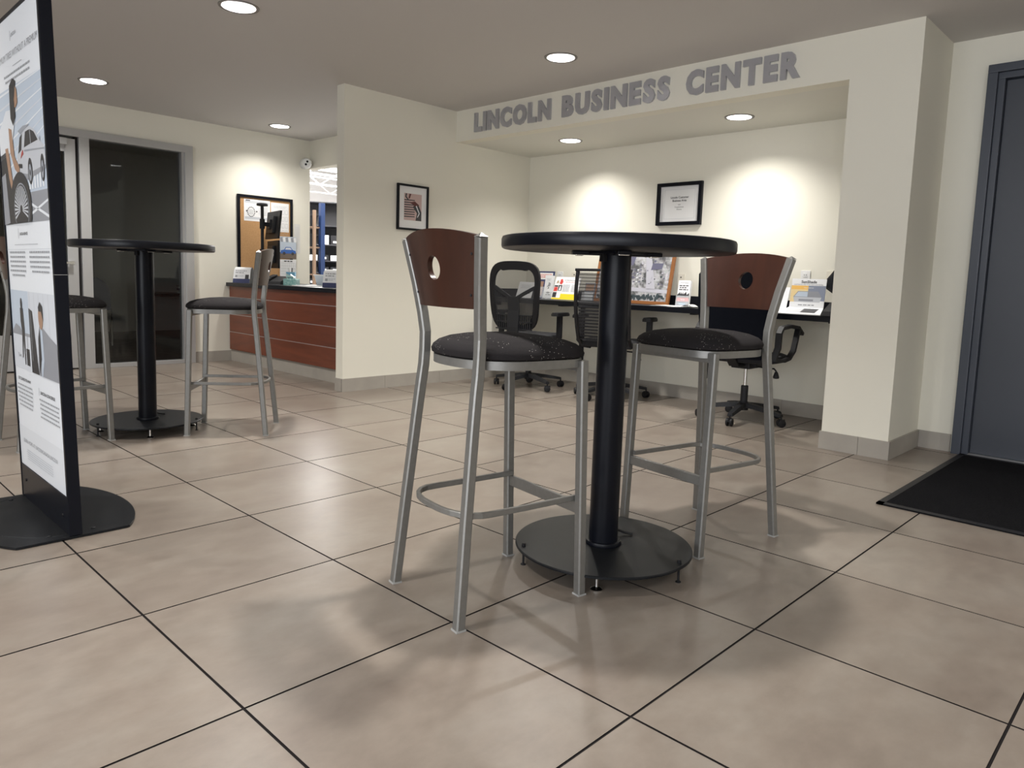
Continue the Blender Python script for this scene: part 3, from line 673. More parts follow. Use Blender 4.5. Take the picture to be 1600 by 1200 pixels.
pr.text('GET CLEARED FOR AWAY', .04, .505, .016, INK, bold=.0004, width=W*.30).lines(.02, W*.40, .482, 6, .0165, .0062, GREYINK, ragged=.2)
pr.rect(W*.54, .475, W*.545, .505, GREYINK, 3).text('LINCOLN CONCIERGE', W*.57, .483, .016, INK, bold=.0004, width=W*.30).lines(W*.54, W-.03, .458, 5, .0165, .0062, GREYINK, ragged=.2)
pr.rect(.0, .151, W, .315, POSTER2, 1).text('LEARN MORE AT LINCOLNCANADA.LINCOLN', .06, .250, .022, GREYINK, width=W-.16).lines(.10, W-.16, .222, 5, .009, .0035, LINK, ragged=.05)
pr.build(pos, 'poster_print')

# ================================================================== door mat
mt_ = MB().box(3.50, 5.0, .12, 1.035, .001, .008, MAT, bev=.002)
for a in ((3.50, 3.535, .12, 1.035), (4.965, 5.0, .12, 1.035), (3.50, 5.0, .12, .15), (3.50, 5.0, 1.005, 1.035)): mt_.box(a[0], a[1], a[2], a[3], .001, .0085, BLACKP)
mo = mt_.build('door_mat'); tag(mo, 'black entrance mat lying on the tiles before the slate blue door', 'mat')

# ================================================================== alcove desk
DX0, DZ = 5.0, .79
dk = thing('wall_desk', (5.23, 3.39, 0), 0, 'long black wall mounted desktop running the full width of the alcove', 'desk')
def loc(mb, o, name, **k):
    b = mb.build(name, o, **k); b.location = (-o.location[0], -o.location[1], -o.location[2]); return b
loc(MB().box(DX0, 5.468, 1.672, 5.108, DZ-.042, DZ, BLACKT, bev=.003), dk, 'desktop')
loc(MB().box(5.448, 5.468, 1.672, 5.108, DZ, DZ+.085, BLACKT, bev=.002), dk, 'backsplash')
loc(MB().box(DX0+.01, 5.448, 5.09, 5.108, DZ, DZ+.085, BLACKT, bev=.002), dk, 'side_splash')
for y in (2.98, 4.35, 1.9):
    b = MB().box(5.455, 5.469, y-.025, y+.025, .20, DZ-.042, BLACKM, bev=.002).box(5.12, 5.469, y-.02, y+.02, DZ-.056, DZ-.042, BLACKM, bev=.002)
    for z in (.24, .30, .50): b.lathe([(.005, 0), (.005, .002)], CHROME, 10, mx=Matrix.Translation((5.455, y, z)) @ Matrix.Rotation(R(-90), 4, 'Y'))
    loc(b, dk, 'bracket')
loc(MB().box(5.0, 5.07, 5.06, 5.109, DZ-.075, DZ-.042, GREYP, bev=.003), dk, 'cleat')

# outlets
def outlet(y, z, label, mt, kind):
    t = thing('wall_outlet', (5.469, y, z), 0, label, 'outlet', 'outlet plates over the alcove desk')
    MB().box(-.006, 0, -.036, .036, -.058, .058, mt, bev=.002).build('cover_plate', t)
    mb = MB()
    if kind == 'duplex':
        for zz in (-.024, .024): mb.box(-.0085, -.004, -.017, .017, zz-.015, zz+.015, mt, bev=.002).box(-.009, -.0075, -.009, -.006, zz-.005, zz+.006, BLACKP).box(-.009, -.0075, .006, .009, zz-.005, zz+.006, BLACKP)
    elif kind == 'jacks':
        for zz in (-.03, 0, .03): mb.lathe([(.006, 0), (.005, .004)], BLACKP, 12, mx=Matrix.Translation((-.006, 0, zz)) @ Matrix.Rotation(R(-90), 4, 'Y'))
    else: mb.box(-.0095, -.004, -.017, .017, -.034, .034, mt, bev=.002)
    mb.build('socket', t)
outlet(4.655, 1.00, 'white outlet plate above the narrow white leaflet stand', WHITEP, 'duplex')
outlet(4.475, 1.00, 'ivory jack plate above the yellow and white counter card', IVORY, 'jacks')
outlet(3.305, 1.00, 'ivory jack plate above the red and black brochure box', IVORY, 'jacks')
outlet(2.245, 1.045, 'white outlet plate behind the sunshade display', WHITEP, 'duplex')
outlet(2.055, 1.045, 'ivory plate partly behind the tilted black screen', IVORY, 'decor')

# framed pictures
def picture(name, O, U, w, h, fw, label, cat, matcol, fm=BLACKM, depth=.022):
    U = Vector(U); V = Vector((0, 0, 1)); Wn = U.cross(V)
    mx = Matrix(((U.x, V.x, Wn.x, 0), (U.y, V.y, Wn.y, 0), (U.z, V.z, Wn.z, 0), (0, 0, 0, 1)))
    t = bpy.data.objects.new(name, None); t.matrix_world = Matrix.Translation(O) @ mx; C.objects.link(t); tag(t, label, cat)
    f = MB()
    for a in ((0, fw, 0, h), (w-fw, w, 0, h), (fw, w-fw, 0, fw), (fw, w-fw, h-fw, h)): f.box(a[0], a[1], a[2], a[3], .0, depth, fm, bev=.003)
    f.build('frame', t); MB().box(fw-.002, w-fw+.002, fw-.002, h-fw+.002, .003, .009, matcol).build('mount', t)
    return t
pa = picture('framed_print', (3.818, 5.108, 1.360), (1, 0, 0), .337, .388, .018, 'small black framed car art print on the cream partition wall', 'picture', PAPER)
pr = Print((0, 0, .0095), (1, 0, 0), (0, 1, 0))
PINK = mat('pinkish print tone', (.55, .40, .38), .5)
MAROON = mat('maroon print tone', (.10, .02, .02), .5)
pr.rect(.075, .085, .265, .312, PINK, 1)
for i in range(8):
    y = .11 + i*.020; pr.poly([(.076, y), (.19, y+.004), (.19, y+.012), (.076, y+.010)], PHOTOD, 2)
pr.poly([(.17, .20), (.20, .235), (.235, .215), (.264, .16), (.264, .086), (.20, .086), (.215, .15)], PHOTOD, 2).poly([(.13, .235), (.19, .25), (.24, .22), (.20, .205), (.16, .225)], MAROON, 3)
pr.poly([(.20, .21), (.235, .15), (.215, .115), (.225, .115), (.245, .15), (.21, .215)], POSTER, 4)
pr.poly([(.09, .31), (.085, .28), (.12, .25), (.125, .26), (.10, .285), (.105, .31)], PHOTOD, 3).poly([(.13, .31), (.12, .27), (.135, .27), (.15, .31)], MAROON, 3)
pr.build(pa)
pb = picture('framed_certificate', (5.468, 3.575, 1.468), (0, -1, 0), .432, .356, .030, 'black framed white notice on the back wall over the desk', 'picture', PAPER, depth=.03)
pr = Print((0, 0, .0095), (1, 0, 0), (0, 1, 0))
for a in ((.07, .055, .072, .30), (.36, .055, .362, .30), (.07, .055, .36, .057), (.07, .298, .36, .30)): pr.rect(*a, LINK, 1)
pr.text('Lincoln Customer', .216, .225, .024, INK, 'CENTER', .0004).text('Business Area', .216, .198, .024, INK, 'CENTER', .0004).text('with', .216, .168, .014, INK, 'CENTER').text('Complimentary', .216, .148, .014, INK, 'CENTER').text('Wireless', .216, .128, .014, INK, 'CENTER')
pr.build(pb)

# aerial photograph leaning on the wall
ae = thing('aerial_photo_frame', (5.33, 3.735, DZ), 0, 'large aerial photograph in a brown wooden frame leaning on the desk behind the pole', 'picture')
lean = Matrix.Rotation(R(11), 4, 'Y')
f = MB(); w_, h_ = .80, .52
for a in ((-.40, -.372, 0, h_), (.372, .40, 0, h_), (-.372, .372, 0, .028), (-.372, .372, h_-.028, h_)): f.box(-.006, .016, a[0], a[1], a[2], a[3], DARKWOOD, lean, bev=.003)
f.build('frame', ae)
MB().box(0, .008, -.374, .374, .026, h_-.026, AERIAL, lean).build('photo_print', ae)
pr = Print(lean @ Vector((-.0008, .374, 0)), (0, -1, 0), lean.to_3x3() @ Vector((0, 0, 1)))
ROAD = mat('aerial road grey', (.50, .50, .56), .5); TREE = mat('aerial tree dark', (.05, .07, .08), .5); CARS = mat('aerial parked cars', (.13, .13, .20), .5)
pr.poly([(.0, .12), (.748, .10), (.748, .13), (.0, .16)], ROAD, 1).poly([(.47, .49), (.52, .49), (.62, .13), (.53, .13)], ROAD, 1)
for i in range(46): pr.ell(.02+.0155*i, .045+.03*random.random(), .008+.012*random.random(), .010+.018*random.random(), TREE, 2, 9)
for i in range(60): pr.ell(.02+.70*random.random(), .17+.28*random.random(), .004+.010*random.random(), .003+.009*random.random(), (TREE, CARS, ROAD)[i % 3], 1, 7)
for r_ in range(4):
    for i in range(14): pr.rect(.05+.03*i, .19+.035*r_, .068+.03*i, .20+.035*r_, CARS if i % 3 else POSTER, 2)
pr.poly([(.20, .33), (.36, .34), (.38, .42), (.22, .43)], CARS, 2).poly([(.55, .30), (.66, .31), (.67, .36), (.56, .36)], CARS, 2)
pr.build(ae)

# ---- desk items
def leaflet_stand(name, x, y, w, h, lean_deg, label, cat, rz=0):
    t = thing(name, (x, y, DZ), rz, label, cat)
    return t, Matrix.Rotation(R(lean_deg), 4, 'Y')
# counter card yellow/white
t, ln = leaflet_stand('counter_card', 5.12, 4.315, .29, .225, 18, 'white and yellow counter card leaning in a clear stand, between the two left office chairs', 'counter card')
MB().box(0, .003, -.148, .148, .008, .225, WHITE, ln).build('card', t)
MB().box(.004, .007, -.15, .15, .003, .20, CLEAR, ln).box(-.03, .07, -.15, .15, 0, .003, CLEAR).build('clear_holder', t)
pr = Print(ln @ Vector((-.0002, .148, 0)), (0, -1, 0), ln.to_3x3() @ Vector((0, 0, 1)))
pr.rect(0, .008, .296, .022, YEL, 1).rect(.10, .022, .296, .062, YEL, 1).text('FREE', .20, .034, .014, ORANGE, 'CENTER', k=2)
pr.rect(.005, .026, .05, .075, PHOTOD, 1).rect(.006, .085, .05, .125, RED, 1).rect(.006, .128, .05, .142, PHOTOD, 1).rect(.055, .09, .098, .145, PHOTOD, 1).poly([(.065, .095), (.09, .095), (.085, .135), (.072, .135)], WHITE, 2)
pr.poly([(.06, .16), (.085, .15), (.10, .175), (.085, .205), (.065, .20)], RED, 1).poly([(.02, .16), (.05, .165), (.045, .19), (.025, .185)], mat('tan print', (.45, .36, .25), .6), 1)
pr.text('100 TIRE OFFERS WAITING', .115, .188, .0125, INK).text('FOR YOUR VEHICLE', .13, .170, .012, RED).lines(.11, .19, .145, 6, .012, .005, GREYINK).lines(.21, .285, .145, 6, .012, .005, GREYINK)
pr.build(t)
# narrow white leaflet stand
t, ln = leaflet_stand('leaflet_stand', 5.16, 4.545, .11, .21, 8, 'narrow white leaflet stand left of the yellow counter card', 'leaflet holder')
MB().box(0, .012, -.052, .052, .012, .225, WHITE, ln).build('leaflet', t)
MB().box(-.012, -.009, -.056, .056, .004, .07, CLEAR, ln).box(.013, .016, -.056, .056, .004, .20, CLEAR, ln).box(-.02, .05, -.056, .056, 0, .004, CLEAR).build('clear_holder', t)
pr = Print(ln @ Vector((-.0002, .052, 0)), (0, -1, 0), ln.to_3x3() @ Vector((0, 0, 1)))
pr.lines(.02, .08, .19, 2, .012, .006, LINK).poly([(.03, .115), (.07, .125), (.075, .15), (.05, .165), (.045, .14)], GREYINK).poly([(.04, .10), (.06, .105), (.055, .12)], INK).ell(.052, .065, .022, .008, INK, 1).lines(.02, .085, .04, 1, .01, .008, INK)
pr.build(t)
# holder behind left chair mesh and dark magazine holder
t, ln = leaflet_stand('tent_card', 5.10, 4.80, .17, .15, 20, 'small white tent card seen through the left chair mesh', 'tent card')
MB().box(0, .003, -.10, .10, .004, .165, WHITE, ln).add([(.058, -.1, .156), (.058, .1, .156), (.12, .1, 0), (.12, -.1, 0)], [(0, 1, 2, 3)], WHITE).build('card', t)
pr = Print(ln @ Vector((-.0002, .10, 0)), (0, -1, 0), ln.to_3x3() @ Vector((0, 0, 1)))
pr.rect(.13, .05, .17, .085, INK, 1).lines(.03, .17, .13, 3, .014, .006, LINK)
pr.build(t)
t, ln = leaflet_stand('magazine_holder', 5.27, 4.72, .2, .27, 12, 'dark magazine holder with printed covers seen through the left chair mesh', 'magazine holder')
MB().box(0, .01, -.115, .10, .006, .27, NAVYP, ln).build('magazine', t, label='dark magazine cover')
MB().box(-.04, -.036, -.12, .12, .004, .11, CLEAR, ln).box(.012, .016, -.12, .12, .004, .24, CLEAR, ln).box(-.04, .08, -.12, .12, 0, .004, CLEAR).build('clear_holder', t)
pr = Print(ln @ Vector((-.0002, .10, 0)), (0, -1, 0), ln.to_3x3() @ Vector((0, 0, 1)))
pr.rect(.01, .19, .20, .255, PAPER, 1).lines(.02, .19, .235, 3, .014, .006, RED).rect(.03, .03, .10, .17, SKIN, 1).rect(.12, .03, .19, .15, SKYLN, 1)
pr.build(t)
# small clear brochure holder behind slatted chair
t, ln = leaflet_stand('brochure_holder', 5.13, 4.04, .1, .15, 10, 'small clear brochure holder seen through the slatted chair back', 'leaflet holder')
MB().box(0, .01, -.06, .05, .006, .17, PHOTOM, ln).build('brochure', t)
MB().box(-.02, -.017, -.065, .06, .004, .08, CLEAR, ln).box(-.02, .05, -.065, .06, 0, .004, CLEAR).build('clear_holder', t)
pr = Print(ln @ Vector((-.0002, .05, 0)), (0, -1, 0), ln.to_3x3() @ Vector((0, 0, 1)))
pr.rect(.01, .10, .10, .16, SKIN, 1).rect(.01, .02, .10, .08, LINK, 1)
pr.build(t)
# brochure box red/black
t, ln = leaflet_stand('brochure_box', 5.16, 3.10, .1, .2, 9, 'red black and white brochure box right of the aerial photograph', 'leaflet holder', R(6))
MB().box(0, .03, -.052, .052, .008, .215, WHITE, ln, bev=.001).build('brochure', t, label='white, black and red brochures')
MB().box(-.01, -.007, -.056, .056, .003, .09, CLEAR, ln).box(-.01, .05, -.056, .056, 0, .003, CLEAR).build('clear_holder', t)
pr = Print(ln @ Vector((-.0002, .052, 0)), (0, -1, 0), ln.to_3x3() @ Vector((0, 0, 1)))
pr.text('Ford Protect', .052, .192, .013, INK, 'CENTER').lines(.01, .09, .168, 3, .016, .008, INK)
pts = [(0, .075)]
for i in range(11): pts += [(.0095*i, .10+.022*((i*7) % 3)/2), (.0095*i+.005, .10+.022*((i*5) % 4)/3)]
pr.poly(pts + [(.104, .075)], PHOTOD, 1).rect(0, .045, .104, .078, RED, 1).rect(0, .008, .104, .045, NAVYP, 1).rect(.02, .02, .08, .03, LBLUE, 2).text('SALE', .052, .054, .016, WHITE, 'CENTER', k=2)
pr.build(t)
# loose papers
pl_ = MB()
for i in range(4):
    mx = Matrix.Translation((5.06, 3.17-.02*i, DZ+.001+.0022*i)) @ Matrix.Rotation(R(4*i-5), 4, 'Z'); pl_.box(-.05, .10, -.13, .14, 0, .0018, PAPER, mx)
vs = []; n = 9
for i in range(n):
    a = i/(n-1); vs += [(5.02+.05*0, 3.02-.10*a, DZ+.010+.014*math.sin(a*PI)), (5.12, 3.03-.10*a, DZ+.010+.016*math.sin(a*PI))]
pl_.add(vs, [(2*i, 2*i+1, 2*i+3, 2*i+2) for i in range(n-1)], PAPER, True)
o = pl_.build('paper_stack'); tag(o, 'loose curled white papers on the desk edge before the brochure box', 'papers')
# sunshade display: upright printed board and open folded tray
t = thing('display_card', (5.12, 2.085, DZ), R(4), 'white upright sunshade advertising card at the right end of the desk', 'counter card')
ln = Matrix.Rotation(R(9), 4, 'Y')
MB().box(0, .004, -.118, .118, .04, .250, WHITE, ln).build('card', t)
MB().add([(-.15, -.150, .006), (-.15, .150, .006), (.004, .118, .046), (.004, -.118, .046), (-.15, -.150, .0), (-.15, .150, .0), (.004, .118, .0), (.004, -.118, .0)], [(0, 1, 2, 3), (4, 7, 6, 5), (0, 4, 5, 1), (1, 5, 6, 2), (2, 6, 7, 3), (3, 7, 4, 0)], WHITE).build('fold_out_base', t)
pr = Print(ln @ Vector((-.0002, .118, .02)), (0, -1, 0), ln.to_3x3() @ Vector((0, 0, 1)))
GOLD = mat('pale gold print', (.80, .62, .32), .6); SLATE = mat('slate print', (.22, .25, .33), .6)
pr.text('SunShade', .118, .200, .028, INK, 'CENTER', .0005).text('CUSTOM FIT FOR YOUR MAKE AND MODEL', .118, .186, .009, INK, 'CENTER', width=.2)
pr.rect(0, .155, .118, .182, ORANGE, 1).rect(0, .06, .118, .155, GOLD, 1).rect(.118, .075, .236, .182, SLATE, 1)
pr.poly([(.02, .10), (.05, .142), (.19, .142), (.215, .10)], PHOTOM, 2).poly([(.027, .103), (.053, .138), (.118, .138), (.118, .103)], SKYLN, 3).poly([(.03, .065), (.02, .10), (.215, .10), (.205, .065)], SILV, 2)
pr.rect(.06, .072, .16, .086, PHOTOM, 3).rect(0, 0, .236, .065, WHITE, 2).lines(.06, .17, .04, 1, .01, .008, GREYINK)
pr.text('YOUR VEHICLE', .12, .163, .010, WHITE, 'CENTER', k=2)
pr.build(t)
pr = Print((-.15, .11, .0065), (0, -1, 0), (.154, 0, .04)); pr.rect(.01, .03, .11, .13, LINK, 1).rect(.11, .03, .21, .13, PHOTOD, 1); pr.build(t)
t = thing('leaflet', (5.16, 2.30, DZ), R(-6), 'folded white leaflet standing left of the sunshade card', 'leaflet')
MB().box(0, .003, -.055, .055, 0, .19, WHITE, Matrix.Rotation(R(15), 4, 'Y')).add([(-.10, -.07, .004), (-.10, .07, .004), (0, .055, .004), (0, -.055, .004)], [(0, 1, 2, 3)], WHITE).build('card', t)
o = MB().box(5.0, 5.07, 1.98, 2.32, DZ+.0005, DZ+.003, PAPER).build('paper_sheet'); tag(o, 'flat white sheet at the desk edge under the sunshade card', 'papers')
# tilted black screen on a stand
t = thing('screen', (5.22, 1.84, DZ), 0, 'tilted black screen on a small stand, mostly behind the column', 'screen')
mx = Matrix.Translation((0, 0, .24)) @ Matrix.Rotation(R(12), 4, 'Y') @ Matrix.Rotation(R(33), 4, 'X')
MB().box(-.012, .012, -.13, .13, -.13, .16, BLACKP, mx, bev=.006).build('display_panel', t)
MB().box(-.014, -.0115, -.115, .115, -.115, .145, BLACKT, mx).build('display_glass', t)
MB().box(.01, .05, -.02, .02, .008, .25, BLACKP, bev=.004).box(-.05, .12, -.10, .10, 0, .012, BLACKP, bev=.004).build('stand', t)
t = thing('desk_phone', (5.05, 1.79, DZ), 0, 'small black desk device at the far right desk end beside the column', 'phone')
MB().add([(-.06, -.07, .0), (-.06, .13, .0), (.08, .13, 0), (.08, -.07, 0), (-.05, -.07, .03), (-.05, .13, .03), (.08, .13, .09), (.08, -.07, .09)], [(0, 1, 2, 3), (4, 5, 6, 7), (0, 1, 5, 4), (1, 2, 6, 5), (2, 3, 7, 6), (3, 0, 4, 7)], BLACKP).build('body', t)

# ================================================================== office chairs
def office_chair(kind, label, x, y, rz, phase, r=.29):
    t = thing('office_chair', (x, y, 0), rz, label, 'office chair', 'black office chairs along the alcove desk')
    hub = MB().lathe([(.034, .075), (.036, .12), (.03, .135), (.026, .14), (.026, .25), (.022, .255)], GREYP if kind == 'solid' else BLACKP, 24); hub.build('gas_lift_sleeve', t)
    MB().lathe([(.013, .25), (.013, .40)], CHROME if kind == 'solid' else BLACKP, 16).build('gas_lift', t)
    for k in range(5):
        a = R(phase - math.degrees(rz) + 72*k); c_, s_ = math.cos(a), math.sin(a)
        leg = MB(); n = 6
        pts = [(.03+(r-.03)*i/n, .115-.035*(i/n)**1.3) for i in range(n+1)]
        vs = []
        for i, (d, z) in enumerate(pts):
            w = .030 - .010*i/n; hh = .030 - .012*i/n
            for (wy, hz_) in ((-w, -hh*.6), (w, -hh*.6), (w*.75, hh*.55), (-w*.75, hh*.55)):
                vs.append((c_*d - s_*wy, s_*d + c_*wy, z + hz_))
        fs = [(4*i+q, 4*i+(q+1) % 4, 4*i+4+(q+1) % 4, 4*i+4+q) for i in range(n) for q in range(4)] + [(3, 2, 1, 0), tuple(4*n+q for q in range(4))]
        leg.add(vs, fs, GREYP, False); leg.build('base_leg', t)
        ca = MB(); cx_, cy_ = c_*r, s_*r; ph = a + 1.1 + k
        for o_ in (-.014, .014):
            mx = Matrix.Translation((cx_ - math.sin(ph)*o_, cy_ + math.cos(ph)*o_, .028)) @ Matrix.Rotation(ph, 4, 'Z') @ Matrix.Rotation(R(90), 4, 'X')
            ca.lathe([(.02, -.009), (.027, -.007), (.028, 0), (.027, .007), (.02, .009)], BLACKP, 20, mx=mx)
        ca.lathe([(.006, .045), (.006, .075)], BLACKP, 10, (cx_, cy_))
        ca.box(-.026, .024, -.006, .006, .028, .056, BLACKP, Matrix.Translation((cx_, cy_, 0)) @ Matrix.Rotation(ph, 4, 'Z'), bev=.004)
        ca.build('caster', t)
    mech = MB().box(-.10, .12, -.07, .07, .385, .435, BLACKP, bev=.01).box(-.06, .06, -.10, .10, .40, .425, BLACKP, bev=.008); me_ = mech.build('tilt_mechanism', t)
    MB().tube([(-.03, -.06, .405), (-.03, -.22, .40), (-.03, -.235, .385)], .006, BLACKP, 8).lathe([(.004, .385), (.012, .375), (.022, .345), (.020, .335), (.006, .332)], BLACKP, 14, (-.03, -.237)).build('lever', me_)
    # seat
    N = 40; mb = MB(); prof = [(.90, .435), (.98, .445), (1.0, .465), (.97, .485), (.85, .498), (.5, .50), (.06, .495)]
    vs = []
    for k_, z in prof:
        for i in range(N):
            a = 2*PI*i/N; ca, sa = math.cos(a), math.sin(a); n = 3.6; rr_ = (abs(ca/.245)**n + abs(sa/.25)**n)**(-1/n)
            xx = rr_*ca*k_; vs.append((.02 + xx, rr_*sa*k_, z - .25*max(0, xx-.17)))
    fs = [(j*N+i, j*N+(i+1) % N, (j+1)*N+(i+1) % N, (j+1)*N+i) for j in range(len(prof)-1) for i in range(N)] + [tuple(range(N))[::-1], tuple((len(prof)-1)*N+i for i in range(N))]
    mb.add(vs, fs, BLACKF, True); mb.build('seat_cushion', t)
    # back: outline in (y,z), bowed in x
    if kind == 'mesh':
        zc, hh, hw = .815, .29, .262
        def bx(z): s_ = (z-.52)/.58; return -.225 - .02*math.sin(s_*PI*1.1) - .05*s_
        def hwf(z): s_ = min(max((z-.52)/.58, 0), 1); return hw*(.84 + .17*s_**.7)
        NB = 64; outer = []
        for i in range(NB):
            a = 2*PI*i/NB; ca, sa = math.cos(a), math.sin(a); n = 4.5
            rr_ = (abs(ca)**n + abs(sa)**n)**(-1/n); z = zc + rr_*sa*hh; y_ = rr_*ca*hwf(z)
            if sa > 0: z += .018*(1-(y_/hw)**2)
            outer.append((y_, z))
        mb = MB(); vs = []
        for y_, z in outer:
            ky = 1 - .042/max(abs(hwf(z)), .1); inr = (y_*ky*.985, zc + (z-zc)*.82 + (-.02 if z > zc+.2 and abs(y_) < .15 else 0)); x_ = bx(z) + .02*(1-(y_/hw)**2)*-1
            vs += [(x_-.014, y_, z), (x_+.014, y_, z), (x_+.014, inr[0], inr[1]), (x_-.014, inr[0], inr[1])]
        mb.add(vs, [(4*i+q, 4*i+(q+1) % 4, 4*((i+1) % NB)+(q+1) % 4, 4*((i+1) % NB)+q) for i in range(NB) for q in range(4)], BLACKP, True)
        fr_ = mb.build('back_frame', t)
        mb = MB(); vs = [(bx(z) - .02*(1-(y_/hw)**2), y_*.93, zc+(z-zc)*.93) for y_, z in outer] + [(bx(zc)-.02, 0, zc)]
        mb.add(vs, [(i, (i+1) % NB, NB) for i in range(NB)], MESH, True); mb.build('back_mesh', t, label='see-through black mesh')
        sp = MB()
        sp.bar([(-.27, 0, .40), (-.285, 0, .56), (-.275, 0, .70), (-.285, 0, .82)], .115, .018, GREYP)
        for s_ in (1, -1): sp.bar([(-.283, s_*.02, .80), (-.282, s_*.10, .845), (-.275, s_*.205, .90)], .030, .016, GREYP, (0, 0, 1))
        sp.bar([(-.27, 0, .415), (-.15, 0, .405), (-.08, 0, .41)], .08, .02, GREYP)
        sp.build('back_spine', t)
        lm = MB()
        for r_ in range(2):
            for s_ in (1, -1):
                for i in range(6): y_ = s_*(.06+.021*i); lm.box(-.272, -.262, y_-.005, y_+.005, .545+.062*r_, .592+.062*r_, GREYP)
        for zz in (.538, .600, .660): lm.box(-.274, -.260, -.185, .185, zz-.005, zz+.005, GREYP)
        lm.build('lumbar_grille', t, kind='stuff')
    elif kind == 'slat':
        hw = .215
        def bx(z): s_ = (z-.47)/.60; return -.235 + .05*math.sin(s_*PI*.9)*-1 - .06*s_ + (.05 if z < .5 else 0)
        fr_ = MB()
        for s_ in (1, -1): fr_.bar([(bx(z), s_*(hw + .01*math.sin((z-.47)*5)), z) for z in (.46, .52, .60, .70, .80, .90, 1.0, 1.055)], .026, .026, BLACKP)
        fr_.bar([(bx(1.06)-.0, -hw-.02, 1.06), (bx(1.06)-.012, 0, 1.062), (bx(1.06), hw+.02, 1.06)], .022, .034, BLACKP, (0, 0, 1)).bar([(bx(.46), -hw, .46), (bx(.46), hw, .46)], .05, .02, BLACKP, (0, 0, 1))
        fr_ = fr_.build('back_frame', t)
        for i in range(21):
            z = .50 + .0262*i; x_ = bx(z)
            MB().bar([(x_+.006, -hw+.012, z), (x_-.004, 0, z), (x_+.006, hw-.012, z)], .013 if i < 12 else .005, .006, BLACKP, (0, 0, 1)).build('slat', t)
        mb = MB(); vs = []
        for i in range(12):
            z = .49 + .05*i; vs += [(bx(z)+.004, -hw+.012, z), (bx(z)-.002, 0, z), (bx(z)+.004, hw-.012, z)]
        mb.add(vs, [(3*i+q, 3*i+q+1, 3*i+q+4, 3*i+q+3) for i in range(11) for q in range(2)], MESH, True); mb.build('back_mesh', t)
        MB().bar([(bx(.47), 0, .46), (-.15, 0, .41), (-.08, 0, .41)], .09, .025, GREYP).build('back_support', t)
    else:
        hw = .285
        mb = MB(); N2 = 14; K2 = 12; vs = []
        for s_ in (-1, 1):
            for j in range(K2+1):
                z = .47 + .63*j/K2; ww = hw*(.80 + .20*math.sin(min(1, (z-.48)/.42)*PI/2))
                if j == K2: ww *= .90
                if j == 0: ww *= .88
                for i in range(N2+1):
                    u_ = -1 + 2*i/N2; x_ = -.22 - .05*(z-.48) - .035*(1-u_*u_); vs.append((x_ + s_*.014*(1-abs(u_)**6*.6), u_*ww, z - (.02*abs(u_)**4 if j == K2 else 0)))
        P_ = (K2+1)*(N2+1); fs = []
        for j in range(K2):
            for i in range(N2):
                f_ = (j*(N2+1)+i, j*(N2+1)+i+1, (j+1)*(N2+1)+i+1, (j+1)*(N2+1)+i); fs += [f_, tuple(P_+q for q in f_[::-1])]
        bd = [j*(N2+1) for j in range(K2+1)] + [K2*(N2+1)+i for i in range(1, N2+1)] + [j*(N2+1)+N2 for j in range(K2-1, -1, -1)] + [i for i in range(N2-1, 0, -1)]
        fs += [(bd[i], bd[(i+1) % len(bd)], P_+bd[(i+1) % len(bd)], P_+bd[i]) for i in range(len(bd))]
        mb.add(vs, fs, MESHB, True); mb.build('back_panel', t)
        MB().bar([(-.262, 0, .60), (-.265, 0, .47), (-.20, 0, .415), (-.08, 0, .41)], .075, .016, BLACKP).build('back_support', t)
    # arms
    for s_ in (1, -1):
        y_ = s_*(.30 if kind == 'solid' else .285)
        if kind == 'solid':
            am = MB().bar([(-.20, y_*.93, .475), (-.19, y_, .56), (-.185, y_, .66), (-.15, y_, .695), (.0, y_, .705), (.13, y_, .692), (.21, y_, .645)], .042, .024, BLACKP)
            am.bar([(.14, y_, .672), (.115, y_, .60), (.085, y_, .53), (.05, y_*.95, .475), (-.03, y_*.93, .462), (-.20, y_*.93, .475)], .038, .022, BLACKP); am.build('armrest', t)
        else:
            po = MB().bar([(0, s_*.20, .43), (0, s_*.27, .435), (0, y_+s_*.02, .47), (0, y_+s_*.02, .66)], .03, .05, BLACKP, (1, 0, 0)); po = po.build('arm_post', t)
            pad = MB(); pd = []
            for i in range(20):
                a = 2*PI*i/20; ca, sa = math.cos(a), math.sin(a); rr_ = (abs(ca/.125)**3 + abs(sa/.045)**3)**(-1/3); pd.append((.01+rr_*ca, y_+s_*.02+rr_*sa))
            pad.prism(pd, .66, .682, BLACKP).prism([(.01+(x_-.01)*.93, y_+s_*.02+(q_-y_-s_*.02)*.9) for x_, q_ in pd], .682, .690, BLACKP); pad.build('arm_pad', t)
    return t
office_chair('mesh', 'left black office chair with a see-through mesh back and a Y shaped spine', 4.81, 4.43, R(11), 40, .31)
office_chair('slat', 'middle black office chair with a thin horizontally slatted back, behind the pole', 4.97, 3.62, R(17), 35, .31)
office_chair('solid', 'right black office chair with a solid back and looped armrests, behind the right bar stool', 4.96, 2.42, R(2), 46, .31)

# ================================================================== reception counter
rc = thing('reception_counter', (3.9, 6.4, 0), 0, 'reception counter with cherry wood front panels and a black top', 'counter')
loc(MB().box(3.53, 4.30, 5.215, 7.60, .12, .80, BLACKP), rc, 'carcass')
loc(MB().box(3.515, 4.25, 5.215, 7.60, .0, .12, BASE), rc, 'toe_kick')
for z0, z1 in ((.125, .308), (.315, .495), (.502, .678), (.685, .795)):
    loc(MB().box(3.50, 3.53, 5.215, 7.595, z0, z1, CHERRY, bev=.0015), rc, 'front_panel')
for z in (.3115, .4985, .6815): loc(MB().box(3.503, 3.53, 5.215, 7.595, z-.0035, z+.0035, ALU), rc, 'metal_strip')
loc(MB().box(3.47, 4.36, 5.215, 7.612, .797, .836, BLACKT, bev=.003), rc, 'worktop')
CT = .836
